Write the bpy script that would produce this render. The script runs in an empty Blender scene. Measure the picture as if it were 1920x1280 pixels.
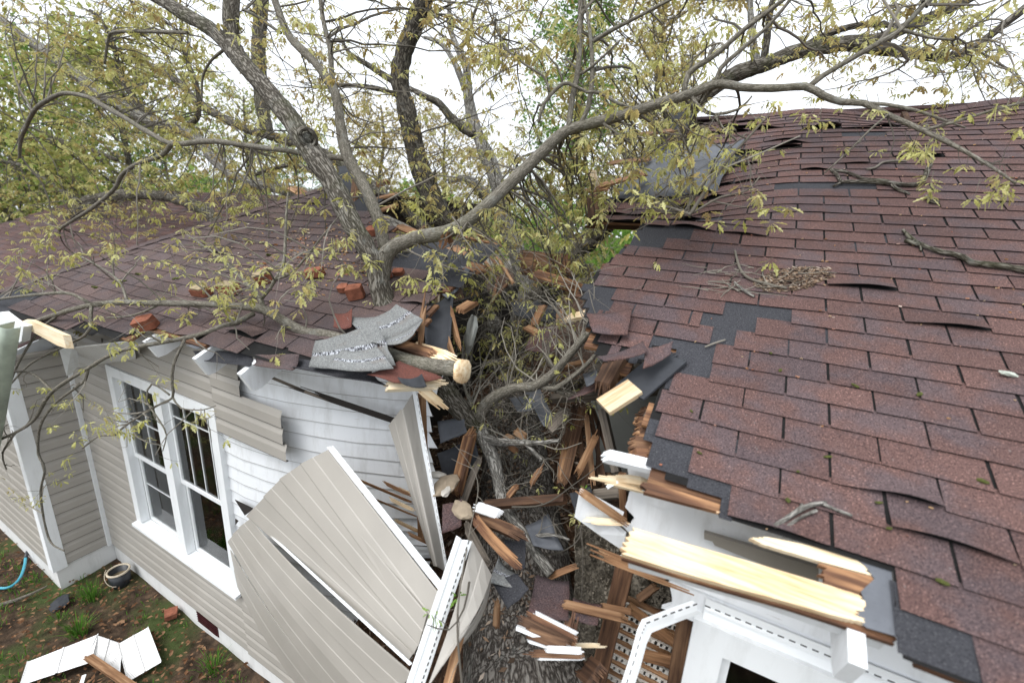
import bpy, math, random
from mathutils import Vector, Matrix, noise
random.seed(7)
rnd = random.random
def ru(a, b): return a + (b - a) * random.random()
S = bpy.context.scene
COL = S.collection
# ------------------------------------------------------------------ camera, sky, sun, exposure
F = 822.0                                     # focal length in pixels of a 1920 wide picture
YAW, PIT, ROL = .478054, .271217, .05456
cy, sy, cp, sp, cr, sr = math.cos(YAW), math.sin(YAW), math.cos(PIT), math.sin(PIT), math.cos(ROL), math.sin(ROL)
W_ = Matrix(((cy, sy, 0), (0, 0, -1), (-sy, cy, 0)))
P_ = Matrix(((1, 0, 0), (0, cp, -sp), (0, sp, cp)))
Z_ = Matrix(((cr, -sr, 0), (sr, cr, 0), (0, 0, 1)))
R = Z_ @ P_ @ W_                              # world -> camera (x right, y down, z forward)
EYE = Vector((0, 0, 4.3))
cam = bpy.data.cameras.new('camera')
camo = bpy.data.objects.new('camera', cam); COL.objects.link(camo)
m = Matrix((R[0], -R[1], -R[2])).transposed().to_4x4(); m.translation = EYE
camo.matrix_world = m
cam.sensor_width = 36; cam.lens = 36 * F / 1920; cam.clip_start = .05; cam.clip_end = 500
cam.dof.use_dof = True; cam.dof.focus_distance = 3.4; cam.dof.aperture_fstop = 1.3
S.camera = camo
wd = bpy.data.worlds.new('World'); S.world = wd; wd.use_nodes = True
nt = wd.node_tree; bg = nt.nodes['Background']
sky = nt.nodes.new('ShaderNodeTexSky'); sky.sky_type = 'NISHITA'; sky.sun_disc = False
SUN_EL, SUN_AZ = math.radians(58), math.radians(200)
sky.sun_elevation = SUN_EL; sky.sun_rotation = SUN_AZ; sky.dust_density = 6; sky.air_density = 1; sky.ozone_density = 1
hs = nt.nodes.new('ShaderNodeHueSaturation'); hs.inputs['Saturation'].default_value = .12
nt.links.new(sky.outputs[0], hs.inputs['Color'])
ov = nt.nodes.new('ShaderNodeMix'); ov.data_type = 'RGBA'; ov.inputs[0].default_value = .7      # an even overcast veil over the clear sky
ov.inputs[7].default_value = (6.1, 6.45, 6.9, 1); nt.links.new(hs.outputs[0], ov.inputs[6]); nt.links.new(ov.outputs[2], bg.inputs['Color'])
bg.inputs['Strength'].default_value = .15
sun = bpy.data.lights.new('sun', 'SUN'); sun.energy = 1.0; sun.angle = math.radians(35); sun.color = (1, .98, .95)
suno = bpy.data.objects.new('sun', sun); COL.objects.link(suno)
suno.rotation_euler = (math.pi / 2 - SUN_EL, 0, math.pi - SUN_AZ)
S.view_settings.view_transform = 'Standard'; S.view_settings.look = 'None'
S.view_settings.exposure = .85; S.view_settings.gamma = 1
S.cycles.max_bounces = 6; S.cycles.transparent_max_bounces = 8
S.cycles.use_denoising = True

# ------------------------------------------------------------------ photo pixel -> world helpers
RT = R.transposed()
def ray(x, y): return RT @ Vector(((x - 960) / F, (y - 640) / F, 1))
def P(x, y, Y): d = ray(x, y); return EYE + d * (Y / d.y)
def PX(x, y, X): d = ray(x, y); return EYE + d * (X / d.x)
def PZ(x, y, z): d = ray(x, y); return EYE + d * ((z - 4.3) / d.z)
def depth(p): return (R @ (Vector(p) - EYE)).z
TH = .47066; CT, ST = math.cos(TH), math.sin(TH); TT = math.tan(TH)
EY, EZ = 1.315, 4.3 - 1.063                   # eave line of the main roof slope
YW = 1.746                                    # front wall plane
def RF(u, v, h=0): return Vector((u, EY + v * CT - h * ST, EZ + v * ST + h * CT))
RN = Vector((0, -ST, CT))
def RP(x, y, h=0):
    d = ray(x, y); o = RF(0, 0, h)
    k = (o - EYE).dot(RN) / d.dot(RN); p = EYE + d * k - RN * h
    return p.x, (p.y - EY) / CT
def smooth(a, b, x):
    t = min(1, max(0, (x - a) / (b - a))); return t * t * (3 - 2 * t)
def wy(X): return .37 * min(1.5, max(0, (X + 3.4) / 1.5)) ** 2     # the front wall is pushed in beside the gap
def inpoly(poly, x, y):
    c = False; n = len(poly); j = n - 1
    for i in range(n):
        xi, yi = poly[i]; xj, yj = poly[j]
        if (yi > y) != (yj > y) and x < (xj - xi) * (y - yi) / (yj - yi) + xi: c = not c
        j = i
    return c

# ------------------------------------------------------------------ mesh builder
class MB:
    def __init__(s): s.v = []; s.f = []; s.co = []; s.r = []
    def add(s, p, co=None, r=0.):
        s.v.append(tuple(p)); s.co.append(tuple(co) if co is not None else tuple(p)); s.r.append(r); return len(s.v) - 1
    def face(s, *i): s.f.append(i)
    def prism(s, pts, off, r=0., co=None):
        n = len(pts); pts = [Vector(p) for p in pts]; off = Vector(off)
        nn = Vector((0, 0, 0))
        for i in range(n): nn += pts[i].cross(pts[(i + 1) % n])
        if nn.dot(off) > 0: pts.reverse()
        a = [s.add(p, r=r) for p in pts]; b = [s.add(p + off, r=r) for p in pts]
        s.face(*a); s.face(*b[::-1])
        for i in range(n): j = (i + 1) % n; s.face(a[j], a[i], b[i], b[j])
    def box(s, lo, hi, r=0.):
        x0, y0, z0 = lo; x1, y1, z1 = hi
        s.prism([(x0, y0, z0), (x1, y0, z0), (x1, y1, z0), (x0, y1, z0)], (0, 0, z1 - z0), r)
    def tube(s, pts, rad, sides=8, wob=0., r=None, cap=True):
        r = rnd() if r is None else r
        pts = [Vector(p) for p in pts]; n = len(pts)
        t0 = (pts[1] - pts[0]).normalized(); u = t0.orthogonal().normalized(); ln = ru(0, 50); rings = []
        for i in range(n):
            t = (pts[min(i + 1, n - 1)] - pts[max(i - 1, 0)]).normalized()
            u = (u - t * u.dot(t)).normalized(); w = t.cross(u)
            if i: ln += (pts[i] - pts[i - 1]).length
            ring = []
            for k in range(sides):
                a = 2 * math.pi * k / sides; d = u * math.cos(a) + w * math.sin(a); rr = rad[i]
                if wob: rr *= 1 + wob * noise.noise(Vector((math.cos(a) * 1.7, math.sin(a) * 1.7, ln / max(rad[i], .01) * .35)) + Vector((r * 37, 0, 0)))
                ring.append(s.add(pts[i] + d * rr, (math.cos(a) * rad[i], math.sin(a) * rad[i], ln), r))
            rings.append(ring)
        for i in range(n - 1):
            A, B = rings[i], rings[i + 1]
            for k in range(sides):
                j = (k + 1) % sides; s.face(A[k], A[j], B[j], B[k])
        if cap: s.face(*rings[0][::-1]); s.face(*rings[-1])
    def board(s, p0, p1, w, t, up=(0, 0, 1), j0=0, j1=0, n=8, bend=0):
        p0, p1 = Vector(p0), Vector(p1); L = (p1 - p0).length; ax = (p1 - p0) / L
        up = Vector(up); up = (up - ax * up.dot(ax)).normalized(); sd = ax.cross(up); r = rnd(); off = rnd() * 20
        if not (j0 or j1): n = 1
        e0 = [j0 * ru(-.2, 1) * (1 - .6 * abs(2 * i / n - 1)) for i in range(n)]; e1 = [j1 * ru(-.2, 1) * (1 - .6 * abs(2 * i / n - 1)) for i in range(n)]
        for i in range(n):
            a0, a1 = -w / 2 + w * i / n, -w / 2 + w * (i + 1) / n
            q = []
            zs = [-e0[i], j0 * .5 + .001, L - j1 * .5 - .001, L + e1[i]]
            if bend: zs[2:2] = [L * .3, L * .5, L * .7]
            ms = len(zs)
            for q_ in range(ms):
                z = zs[q_]; fr = min(1, max(0, z / L))
                bz = bend * 4 * fr * (1 - fr)
                tp0 = .12 if (j0 and q_ == 0) or (j1 and q_ == ms - 1) else 1
                for (a, b) in ((a0, 0), (a1, 0), (a1, t * tp0), (a0, t * tp0)):
                    am = (a0 + a1) / 2; aa = am + (a - am) * (.5 + .5 * tp0)
                    q.append(s.add(p0 + ax * z + sd * aa + up * (b + bz), (aa + off, b + off, z), r))
            for q_ in range(ms - 1):
                A, B = q_ * 4, q_ * 4 + 4
                for k in range(4):
                    j = (k + 1) % 4; s.face(q[A + k], q[A + j], q[B + j], q[B + k])
            s.face(q[3], q[2], q[1], q[0]); e = (ms - 1) * 4; s.face(q[e], q[e + 1], q[e + 2], q[e + 3])
        return s
    def sheet(s, grid, thick=0, r=0., rc=None):
        """grid: rows of points (a curved sheet), given a little thickness downwards along its own normal"""
        nr, nc = len(grid), len(grid[0]); g = [[Vector(p) for p in row] for row in grid]
        def nrm(i, j):
            a = g[min(i + 1, nr - 1)][j] - g[max(i - 1, 0)][j]; b = g[i][min(j + 1, nc - 1)] - g[i][max(j - 1, 0)]
            return a.cross(b).normalized()
        T = [[s.add(g[i][j], (j / (nc - 1), i / (nr - 1), 0), rc[j] if rc else r) for j in range(nc)] for i in range(nr)]
        U = [[s.add(g[i][j] - nrm(i, j) * thick, (j / (nc - 1), i / (nr - 1), 1), r) for j in range(nc)] for i in range(nr)]
        for i in range(nr - 1):
            for j in range(nc - 1):
                s.face(T[i][j], T[i][j + 1], T[i + 1][j + 1], T[i + 1][j]); s.face(U[i][j], U[i + 1][j], U[i + 1][j + 1], U[i][j + 1])
        for i in range(nr - 1):
            s.face(T[i][0], T[i + 1][0], U[i + 1][0], U[i][0]); s.face(T[i + 1][-1], T[i][-1], U[i][-1], U[i + 1][-1])
        for j in range(nc - 1):
            s.face(T[0][j + 1], T[0][j], U[0][j], U[0][j + 1]); s.face(T[-1][j], T[-1][j + 1], U[-1][j + 1], U[-1][j])
    def build(s, name, mat, parent=None, smooth=False):
        me = bpy.data.meshes.new(name); me.from_pydata(s.v, [], s.f)
        a = me.attributes.new('co', 'FLOAT_VECTOR', 'POINT'); a.data.foreach_set('vector', [c for q in s.co for c in q])
        a = me.attributes.new('rnd', 'FLOAT', 'POINT'); a.data.foreach_set('value', s.r)
        if smooth: me.polygons.foreach_set('use_smooth', [True] * len(me.polygons))
        me.materials.append(mat); me.update()
        o = bpy.data.objects.new(name, me); COL.objects.link(o)
        if parent: o.parent = parent
        return o
def tag(o, label, cat, group=None, kind=None):
    if label: o['label'] = label
    if cat: o['category'] = cat
    if group: o['group'] = group
    if kind: o['kind'] = kind
    return o
def empty(name, label, cat, group=None, loc=(0, 0, 0)):
    o = bpy.data.objects.new(name, None); COL.objects.link(o); o.empty_display_size = .1; o.location = loc
    return tag(o, label, cat, group)
def spline(pts, step=.06):
    """Catmull-Rom through (point, radius) pairs"""
    out, rad = [], []
    n = len(pts)
    for i in range(n - 1):
        p0, p1, p2, p3 = pts[max(i - 1, 0)], pts[i], pts[i + 1], pts[min(i + 2, n - 1)]
        k = max(2, int((p2[0] - p1[0]).length / step))
        for q in range(k):
            t = q / k; t2, t3 = t * t, t * t * t
            out.append(.5 * (2 * p1[0] + (p2[0] - p0[0]) * t + (2 * p0[0] - 5 * p1[0] + 4 * p2[0] - p3[0]) * t2 + (3 * p1[0] - p0[0] - 3 * p2[0] + p3[0]) * t3))
            rad.append(p1[1] + (p2[1] - p1[1]) * t)
    out.append(pts[-1][0]); rad.append(pts[-1][1]); return out, rad

# ------------------------------------------------------------------ materials
class NT:
    def __init__(s, name):
        s.m = bpy.data.materials.new(name); s.m.use_nodes = True; s.t = s.m.node_tree
        s.b = s.t.nodes['Principled BSDF']; s.out = s.t.nodes['Material Output']
    def n(s, t, **k):
        q = s.t.nodes.new(t)
        for a, b in k.items(): setattr(q, a, b)
        return q
    def l(s, a, b): s.t.links.new(a, b)
    def attr(s, n): return s.n('ShaderNodeAttribute', attribute_name=n)
    def coord(s, attr=None, scale=(1, 1, 1)):
        src = s.attr('co').outputs['Vector'] if attr else s.n('ShaderNodeTexCoord').outputs['Object']
        mp = s.n('ShaderNodeMapping'); mp.inputs['Scale'].default_value = scale; s.l(src, mp.inputs['Vector']); return mp.outputs[0]
    def noise(s, vec, scale, detail=4, rough=.55):
        q = s.n('ShaderNodeTexNoise'); q.inputs['Scale'].default_value = scale; q.inputs['Detail'].default_value = detail; q.inputs['Roughness'].default_value = rough
        s.l(vec, q.inputs['Vector']); return q.outputs['Fac']
    def ramp(s, fac, stops):
        q = s.n('ShaderNodeValToRGB'); e = q.color_ramp.elements
        while len(e) < len(stops): e.new(.5)
        for i, (p, c) in enumerate(stops): e[i].position = p; e[i].color = (*c, 1) if len(c) == 3 else c
        s.l(fac, q.inputs[0]); return q.outputs[0]
    def mix(s, fac, a, b, mode='MIX'):
        q = s.n('ShaderNodeMix', data_type='RGBA', blend_type=mode)
        for i, v in ((0, fac), (6, a), (7, b)):
            if hasattr(v, 'is_output'): s.l(v, q.inputs[i])
            else: q.inputs[i].default_value = v if i == 0 else (*v, 1)
        return q.outputs[2]
    def mul(s, a, b, op='MULTIPLY'):
        q = s.n('ShaderNodeMath', operation=op)
        for i, v in ((0, a), (1, b)):
            if hasattr(v, 'is_output'): s.l(v, q.inputs[i])
            else: q.inputs[i].default_value = v
        return q.outputs[0]
    def fin(s, col, rough=.8, bump=None, bs=.3, bd=.01, spec=.3):
        if hasattr(col, 'is_output'): s.l(col, s.b.inputs['Base Color'])
        else: s.b.inputs['Base Color'].default_value = (*col, 1)
        s.b.inputs['Roughness'].default_value = rough; s.b.inputs['Specular IOR Level'].default_value = spec
        if bump is not None:
            q = s.n('ShaderNodeBump'); q.inputs['Strength'].default_value = bs; q.inputs['Distance'].default_value = bd
            s.l(bump, q.inputs['Height']); s.l(q.outputs[0], s.b.inputs['Normal'])
        return s.m
def m_shingle(name, base, dark, pink, amt=1.0):
    t = NT(name); c = t.coord(); r = t.attr('rnd').outputs['Fac']
    g = t.noise(c, 190, 2, .7); col = t.ramp(g, [(.33, dark), (.47, base), (.6, base), (.72, pink)])
    big = t.noise(c, 5, 4); blue = t.ramp(big, [(.44, (0, 0, 0)), (.60, (1, 1, 1))])
    col = t.mix(t.mul(blue, .42 * amt), col, t.ramp(g, [(.35, (.03, .032, .042)), (.65, (.105, .108, .128))]))
    st = t.noise(c, 1.3, 5); col = t.mix(t.mul(t.ramp(st, [(.4, (0, 0, 0)), (.75, (1, 1, 1))]), .35), col, tuple(q * .6 for q in dark))
    k = t.ramp(r, [(0, (.86, .85, .86)), (1, (1.14, 1.10, 1.08))]); col = t.mix(1., col, k, 'MULTIPLY')
    li = t.ramp(t.noise(c, 55, 3, .7), [(.69, (0, 0, 0)), (.74, (1, 1, 1))]); col = t.mix(t.mul(li, .5), col, (.33, .33, .31))
    return t.fin(col, .93, g, .55, .004, .25)
M = {}
M['shingle'] = m_shingle('red_brown_shingle', (.112, .066, .060), (.024, .017, .017), (.40, .245, .205))
M['shingle_left'] = m_shingle('faded_shingle', (.108, .077, .072), (.03, .025, .026), (.31, .215, .195), .7)
M['shingle_red'] = m_shingle('fresh_red_shingle', (.17, .062, .045), (.06, .03, .028), (.3, .13, .1), .2)
M['shingle_dark'] = m_shingle('dark_granule', (.045, .047, .054), (.016, .017, .02), (.12, .12, .125), .2)
M['asphalt'] = None
def m_back():
    t = NT('shingle_back'); c = t.coord(); g = t.noise(c, 120, 3, .7); a = t.attr('co').outputs['Vector']
    col = t.ramp(g, [(.3, (.10, .105, .105)), (.7, (.27, .275, .27))])
    sx = t.n('ShaderNodeSeparateXYZ'); t.l(a, sx.inputs[0])
    band = t.ramp(sx.outputs[1], [(.0, (0, 0, 0)), (.44, (0, 0, 0)), (.46, (1, 1, 1)), (.56, (1, 1, 1)), (.58, (0, 0, 0))])
    n2 = t.noise(t.coord(True, (30, 4, 1)), 2, 4); wh = t.ramp(n2, [(.45, (.03, .03, .035)), (.6, (.5, .52, .56))])
    col = t.mix(band, col, wh)
    rust = t.ramp(t.noise(t.coord(True), 2.5, 3), [(.55, (0, 0, 0)), (.75, (1, 1, 1))]); col = t.mix(t.mul(rust, .35), col, (.16, .09, .05))
    return t.fin(col, .9, g, .3, .003, .2)
M['shingle_back'] = m_back()
def m_plain(name, col, var=.25, scale=6, rough=.6, bump=0, spec=.3, attr=False, fine=None):
    t = NT(name); c = t.coord(attr); n = t.noise(c, scale, 5, .6)
    k = t.ramp(n, [(.3, tuple(q * (1 - var) for q in col)), (.7, tuple(min(1, q * (1 + var * .6)) for q in col))])
    if fine: k = t.mix(t.mul(t.ramp(t.noise(c, fine, 3, .7), [(.55, (0, 0, 0)), (.75, (1, 1, 1))]), .35), k, tuple(q * .45 for q in col))
    return t.fin(k, rough, n if bump else None, bump, .01, spec)
def m_vinyl(name, col):
    t = NT(name); k = t.ramp(t.noise(t.coord(), 3, 4), [(.3, tuple(q * .94 for q in col)), (.7, tuple(q * 1.05 for q in col))])
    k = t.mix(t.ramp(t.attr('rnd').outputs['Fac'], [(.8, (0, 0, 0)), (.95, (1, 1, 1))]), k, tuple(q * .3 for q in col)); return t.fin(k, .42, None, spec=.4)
M['vinyl'] = m_vinyl('tan_vinyl', (.375, .352, .318))
M['asphalt'] = m_plain('asphalt_shade', (.011, .0105, .0105), .3, 30, .95)  # black asphalt, also carrying the shade of slots and butt edges in its colour
M['vinyl_grey'] = m_plain('weathered_tan_vinyl', (.27, .25, .22), .1, 3, .5, 0, .4)
def m_white(name, col=(.78, .80, .82), dirt=.5, wood=False):
    t = NT(name); c = t.coord()
    d = t.ramp(t.noise(t.coord(False, (6, 6, 1.2)), 2.2, 6, .65), [(.5, (0, 0, 0)), (.8, (1, 1, 1))])
    k = t.mix(t.mul(d, dirt), col, (.42, .42, .40))
    sp_ = t.ramp(t.noise(t.coord(False, (1.2, 1, 9)), 5, 5, .7), [(.67, (0, 0, 0)), (.7, (1, 1, 1))])
    if wood: k = t.mix(t.mul(sp_, .55), k, (.30, .25, .2))
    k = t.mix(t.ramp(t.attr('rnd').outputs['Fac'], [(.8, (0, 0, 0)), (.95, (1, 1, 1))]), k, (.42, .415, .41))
    b = t.noise(t.coord(False, (2, 2, 30)), 8, 4)
    return t.fin(k, .55, b, .12, .004, .35)
M['white'] = m_white('white_paint', wood=True)
M['white_vinyl'] = m_white('white_vinyl', (.79, .81, .82), .35)
M['found'] = m_white('white_stucco', (.70, .70, .69), .6)
def m_hem():
    t = NT('slotted_hem'); sx = t.n('ShaderNodeSeparateXYZ'); t.l(t.attr('co').outputs['Vector'], sx.inputs[0])
    w = t.mul(t.mul(sx.outputs[2], 26.), 1.0, 'FRACT')
    a = t.ramp(w, [(.0, (1, 1, 1)), (.55, (1, 1, 1)), (.58, (0, 0, 0)), (.97, (0, 0, 0))])
    b = t.ramp(sx.outputs[0], [(.0, (0, 0, 0)), (.455, (0, 0, 0)), (.46, (1, 1, 1)), (.54, (1, 1, 1)), (.545, (0, 0, 0))])
    k = t.mix(t.mul(t.mul(a, b), .93), (.78, .80, .81), (.02, .02, .02)); return t.fin(k, .5)
M['hem'] = m_hem()
def m_perf():
    t = NT('perforated_soffit'); v = t.n('ShaderNodeTexVoronoi'); v.inputs['Scale'].default_value = 70; v.inputs['Randomness'].default_value = 0
    t.l(t.coord(), v.inputs['Vector']); k = t.ramp(v.outputs['Distance'], [(.18, (.38, .38, .38)), (.3, (.8, .8, .8))])
    d = t.ramp(t.noise(t.coord(), 5, 4), [(.55, (0, 0, 0)), (.75, (1, 1, 1))]); k = t.mix(t.mul(d, .4), k, (.4, .38, .34)); return t.fin(k, .5)
M['perf'] = m_perf()
def m_wood(name, a, b, c_, rough=.7):
    t = NT(name); v = t.coord(True, (1, 1, .05)); n = t.noise(v, 55, 5, .65); n2 = t.noise(t.coord(True, (1, 1, .16)), 9, 4)
    w = t.mul(n, t.mul(n2, .9), 'ADD'); k = t.ramp(t.mul(w, .55), [(.38, a), (.52, b), (.64, c_)])
    k = t.mix(1., k, t.ramp(t.attr('rnd').outputs['Fac'], [(0, (.6, .6, .6)), (1, (1.12, 1.11, 1.09))]), 'MULTIPLY')
    return t.fin(k, rough, n, .4, .004, .25)
M['pine'] = m_wood('fresh_pine', (.50, .29, .13), (.78, .62, .41), (.88, .78, .60))
M['pine_dark'] = m_wood('stained_pine', (.032, .017, .012), (.14, .068, .038), (.40, .22, .11))
M['oldwood'] = m_wood('old_framing', (.024, .013, .009), (.10, .052, .03), (.22, .125, .07))
M['orange'] = m_wood('split_orange_wood', (.11, .052, .026), (.27, .145, .074), (.47, .29, .165))
M['greywood'] = m_wood('grey_wood', (.035, .03, .027), (.10, .085, .07), (.2, .17, .14))
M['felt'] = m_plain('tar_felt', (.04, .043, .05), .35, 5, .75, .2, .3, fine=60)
M['felt_lit'] = m_plain('sky_lit_tar_felt', (.10, .107, .122), .35, 4, .5, .2, .35, fine=60)  # paler copy of the tar felt, sky sheen put into its colour
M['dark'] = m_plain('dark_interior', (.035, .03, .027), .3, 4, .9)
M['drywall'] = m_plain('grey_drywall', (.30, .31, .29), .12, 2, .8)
M['plaster'] = m_plain('broken_plaster', (.55, .52, .47), .25, 14, .9, .5)
M['plasterback'] = m_plain('brown_plaster', (.32, .26, .19), .25, 14, .9, .5)
M['insul'] = m_plain('cellulose', (.25, .222, .178), .55, 45, 1, .8, .1)
M['brick'] = m_plain('red_brick', (.26, .10, .062), .45, 22, .95, .5, .15, fine=30)
M['mortar'] = m_plain('old_mortar', (.30, .24, .15), .4, 18, .95, .5)
M['metal'] = m_plain('green_white_metal', (.40, .46, .38), .4, 4, .4, 0, .5)
M['bucket'] = m_plain('black_pail', (.02, .022, .026), .3, 10, .35, 0, .5)
M['cream'] = m_plain('cream_rim', (.60, .52, .40), .25, 20, .6)
M['hose'] = m_plain('blue_hose', (.05, .32, .42), .1, 10, .4, 0, .5)
M['vent'] = m_plain('dark_red_grille', (.075, .022, .025), .3, 10, .5)
M['blind'] = m_plain('blind_slat', (.78, .8, .8), .1, 6, .5)
M['curtain_dark'] = m_plain('room_shade', (.2, .2, .2), .3, 3, .9)
M['curtain'] = m_plain('pale_lining', (.55, .57, .58), .2, 5, .8)
def m_glass():
    t = NT('window_glass'); g = t.n('ShaderNodeBsdfGlossy'); g.inputs['Roughness'].default_value = .03; tr = t.n('ShaderNodeBsdfTransparent'); tr.inputs[0].default_value = (.88, .9, .9, 1)
    fr = t.n('ShaderNodeFresnel'); fr.inputs[0].default_value = 1.6; mx = t.n('ShaderNodeMixShader'); t.l(fr.outputs[0], mx.inputs[0]); t.l(tr.outputs[0], mx.inputs[1]); t.l(g.outputs[0], mx.inputs[2])
    t.l(mx.outputs[0], t.out.inputs['Surface']); return t.m
M['glass'] = m_glass()
def m_bark(name, lo, mid, hi, sc=1., moss=0., bs=.9, st=.22):
    t = NT(name); v = t.coord(True, (1, 1, st)); w = t.n('ShaderNodeTexVoronoi', feature='DISTANCE_TO_EDGE'); w.inputs['Scale'].default_value = 34 * sc
    nz = t.n('ShaderNodeTexNoise'); nz.inputs['Scale'].default_value = 26 * sc; nz.inputs['Detail'].default_value = 5; t.l(v, nz.inputs['Vector'])
    ad = t.mix(.12, v, nz.outputs['Color'], 'ADD'); t.l(ad, w.inputs['Vector'])
    ridge = t.ramp(w.outputs['Distance'], [(.0, (0, 0, 0)), (.25, (1, 1, 1))])
    n = t.noise(v, 60 * sc, 6, .7); h = t.mul(t.mul(ridge, .6), t.mul(n, .5), 'ADD')
    k = t.ramp(h, [(.18, lo), (.5, mid), (.85, hi)])
    lich = t.ramp(t.noise(t.coord(), 7, 5, .7), [(.56, (0, 0, 0)), (.68, (1, 1, 1))]); k = t.mix(t.mul(lich, .4), k, (.25, .26, .24))
    if moss: k = t.mix(t.mul(t.ramp(t.noise(t.coord(), 3, 4), [(.5, (0, 0, 0)), (.65, (1, 1, 1))]), moss), k, (.07, .09, .025))
    return t.fin(k, .9, h, bs, .012, .2)
M['bark'] = m_bark('ridged_bark', (.02, .017, .0135), (.095, .083, .066), (.215, .198, .17), 1., .25)
M['bark_dark'] = m_bark('dark_bark', (.014, .012, .01), (.06, .052, .042), (.15, .135, .11), 1.)
M['bark_pale'] = m_bark('pale_bark', (.06, .055, .048), (.21, .2, .18), (.36, .345, .315), 1.)
M['bark_smooth'] = m_bark('smooth_bark', (.065, .059, .047), (.14, .127, .103), (.23, .212, .178), 1.6, .1, .3)
M['trunk'] = m_bark('trunk_bark', (.022, .018, .015), (.12, .105, .092), (.27, .25, .225), .8, 0, 1., .5)
def m_twig(name, a, b):
    t = NT(name); return t.fin(t.ramp(t.attr('rnd').outputs['Fac'], [(0, a), (1, b)]), .8)
M['twig'] = m_twig('twig', (.06, .053, .042), (.20, .18, .15))
M['twig_pale'] = m_twig('pale_twig', (.11, .097, .078), (.28, .26, .22))
def m_leaf(name, cols, tr=.45):
    t = NT(name); k = t.ramp(t.attr('rnd').outputs['Fac'], [(i / (len(cols) - 1), c) for i, c in enumerate(cols)])
    d = t.n('ShaderNodeBsdfDiffuse'); q = t.n('ShaderNodeBsdfTranslucent'); t.l(k, d.inputs[0]); t.l(k, q.inputs[0])
    mx = t.n('ShaderNodeMixShader'); mx.inputs[0].default_value = tr; t.l(d.outputs[0], mx.inputs[1]); t.l(q.outputs[0], mx.inputs[2])
    t.l(mx.outputs[0], t.out.inputs['Surface']); return t.m
M['leaf'] = m_leaf('young_oak_leaf', [(.34, .33, .09), (.52, .51, .19), (.64, .63, .32), (.46, .39, .16)])
M['leaf_tan'] = m_leaf('tan_catkin_leaf', [(.30, .22, .09), (.44, .36, .15), (.54, .48, .20), (.38, .28, .13)])
M['leaf_olive'] = m_leaf('olive_leaf', [(.28, .21, .08), (.40, .40, .13), (.50, .50, .21), (.26, .34, .09), (.36, .36, .12)])
M['leaf_green'] = m_leaf('green_leaf', [(.09, .18, .03), (.17, .30, .06), (.28, .40, .11)])
M['leaf_dead'] = m_leaf('dead_leaf', [(.07, .035, .02), (.17, .09, .05), (.28, .17, .10)], .15)
M['grass'] = m_leaf('grass_blade', [(.04, .11, .015), (.09, .22, .03), (.16, .27, .06)], .3)
M['moss'] = m_plain('moss', (.075, .085, .02), .5, 60, 1, .6)
M['lichen'] = m_plain('lichen', (.5, .54, .47), .3, 40, .95, .5)
def m_soil():
    t = NT('soil'); c = t.coord(); n = t.noise(c, 9, 8, .7); n2 = t.noise(c, 1.1, 5)
    k = t.ramp(n, [(.3, (.018, .013, .009)), (.5, (.06, .041, .028)), (.66, (.13, .085, .055)), (.75, (.2, .15, .1))])
    k = t.mix(t.ramp(n2, [(.48, (0, 0, 0)), (.62, (1, 1, 1))]), k, (.055, .075, .025)); return t.fin(k, .95, n, .8, .04, .15)
M['soil'] = m_soil()
def m_chip(name, cols):
    t = NT(name); return t.fin(t.ramp(t.attr('rnd').outputs['Fac'], [(i / (len(cols) - 1), c) for i, c in enumerate(cols)]), .9)
M['litter'] = m_chip('litter', [(.03, .022, .016), (.09, .06, .04), (.18, .12, .08), (.3, .2, .13), (.42, .36, .3)])
M['chip'] = m_chip('wood_chip', [(.3, .13, .05), (.5, .3, .14), (.62, .48, .3), (.4, .13, .07), (.7, .64, .56)])

# ------------------------------------------------------------------ ground
b = MB(); gx = [-140, -70, -40, -25, -16] + [-12 + .25 * i for i in range(57)] + [4, 8, 16, 30, 60, 140]
gy = [-60, -20, -8] + [-3 + .25 * i for i in range(26)] + [5, 8, 14, 25, 45, 80, 160]
idx = {}
for i, x in enumerate(gx):
    for j, y in enumerate(gy):
        near = 1 if -12 < x < 2.2 and -3 < y < 3.3 else 0
        z = (noise.noise(Vector((x * 1.7, y * 1.7, 0))) * .05 + noise.noise(Vector((x * 5, y * 5, 3))) * .02) * near
        if near: z += .05 * smooth(.9, 1.8, y) - .03
        idx[i, j] = b.add((x, y, z))
for i in range(len(gx) - 1):
    for j in range(len(gy) - 1): b.face(idx[i, j], idx[i + 1, j], idx[i + 1, j + 1], idx[i, j + 1])
tag(b.build('ground', M['soil'], smooth=True), 'bare brown soil with moss and dead leaves below the house', 'ground', kind='structure')

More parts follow.
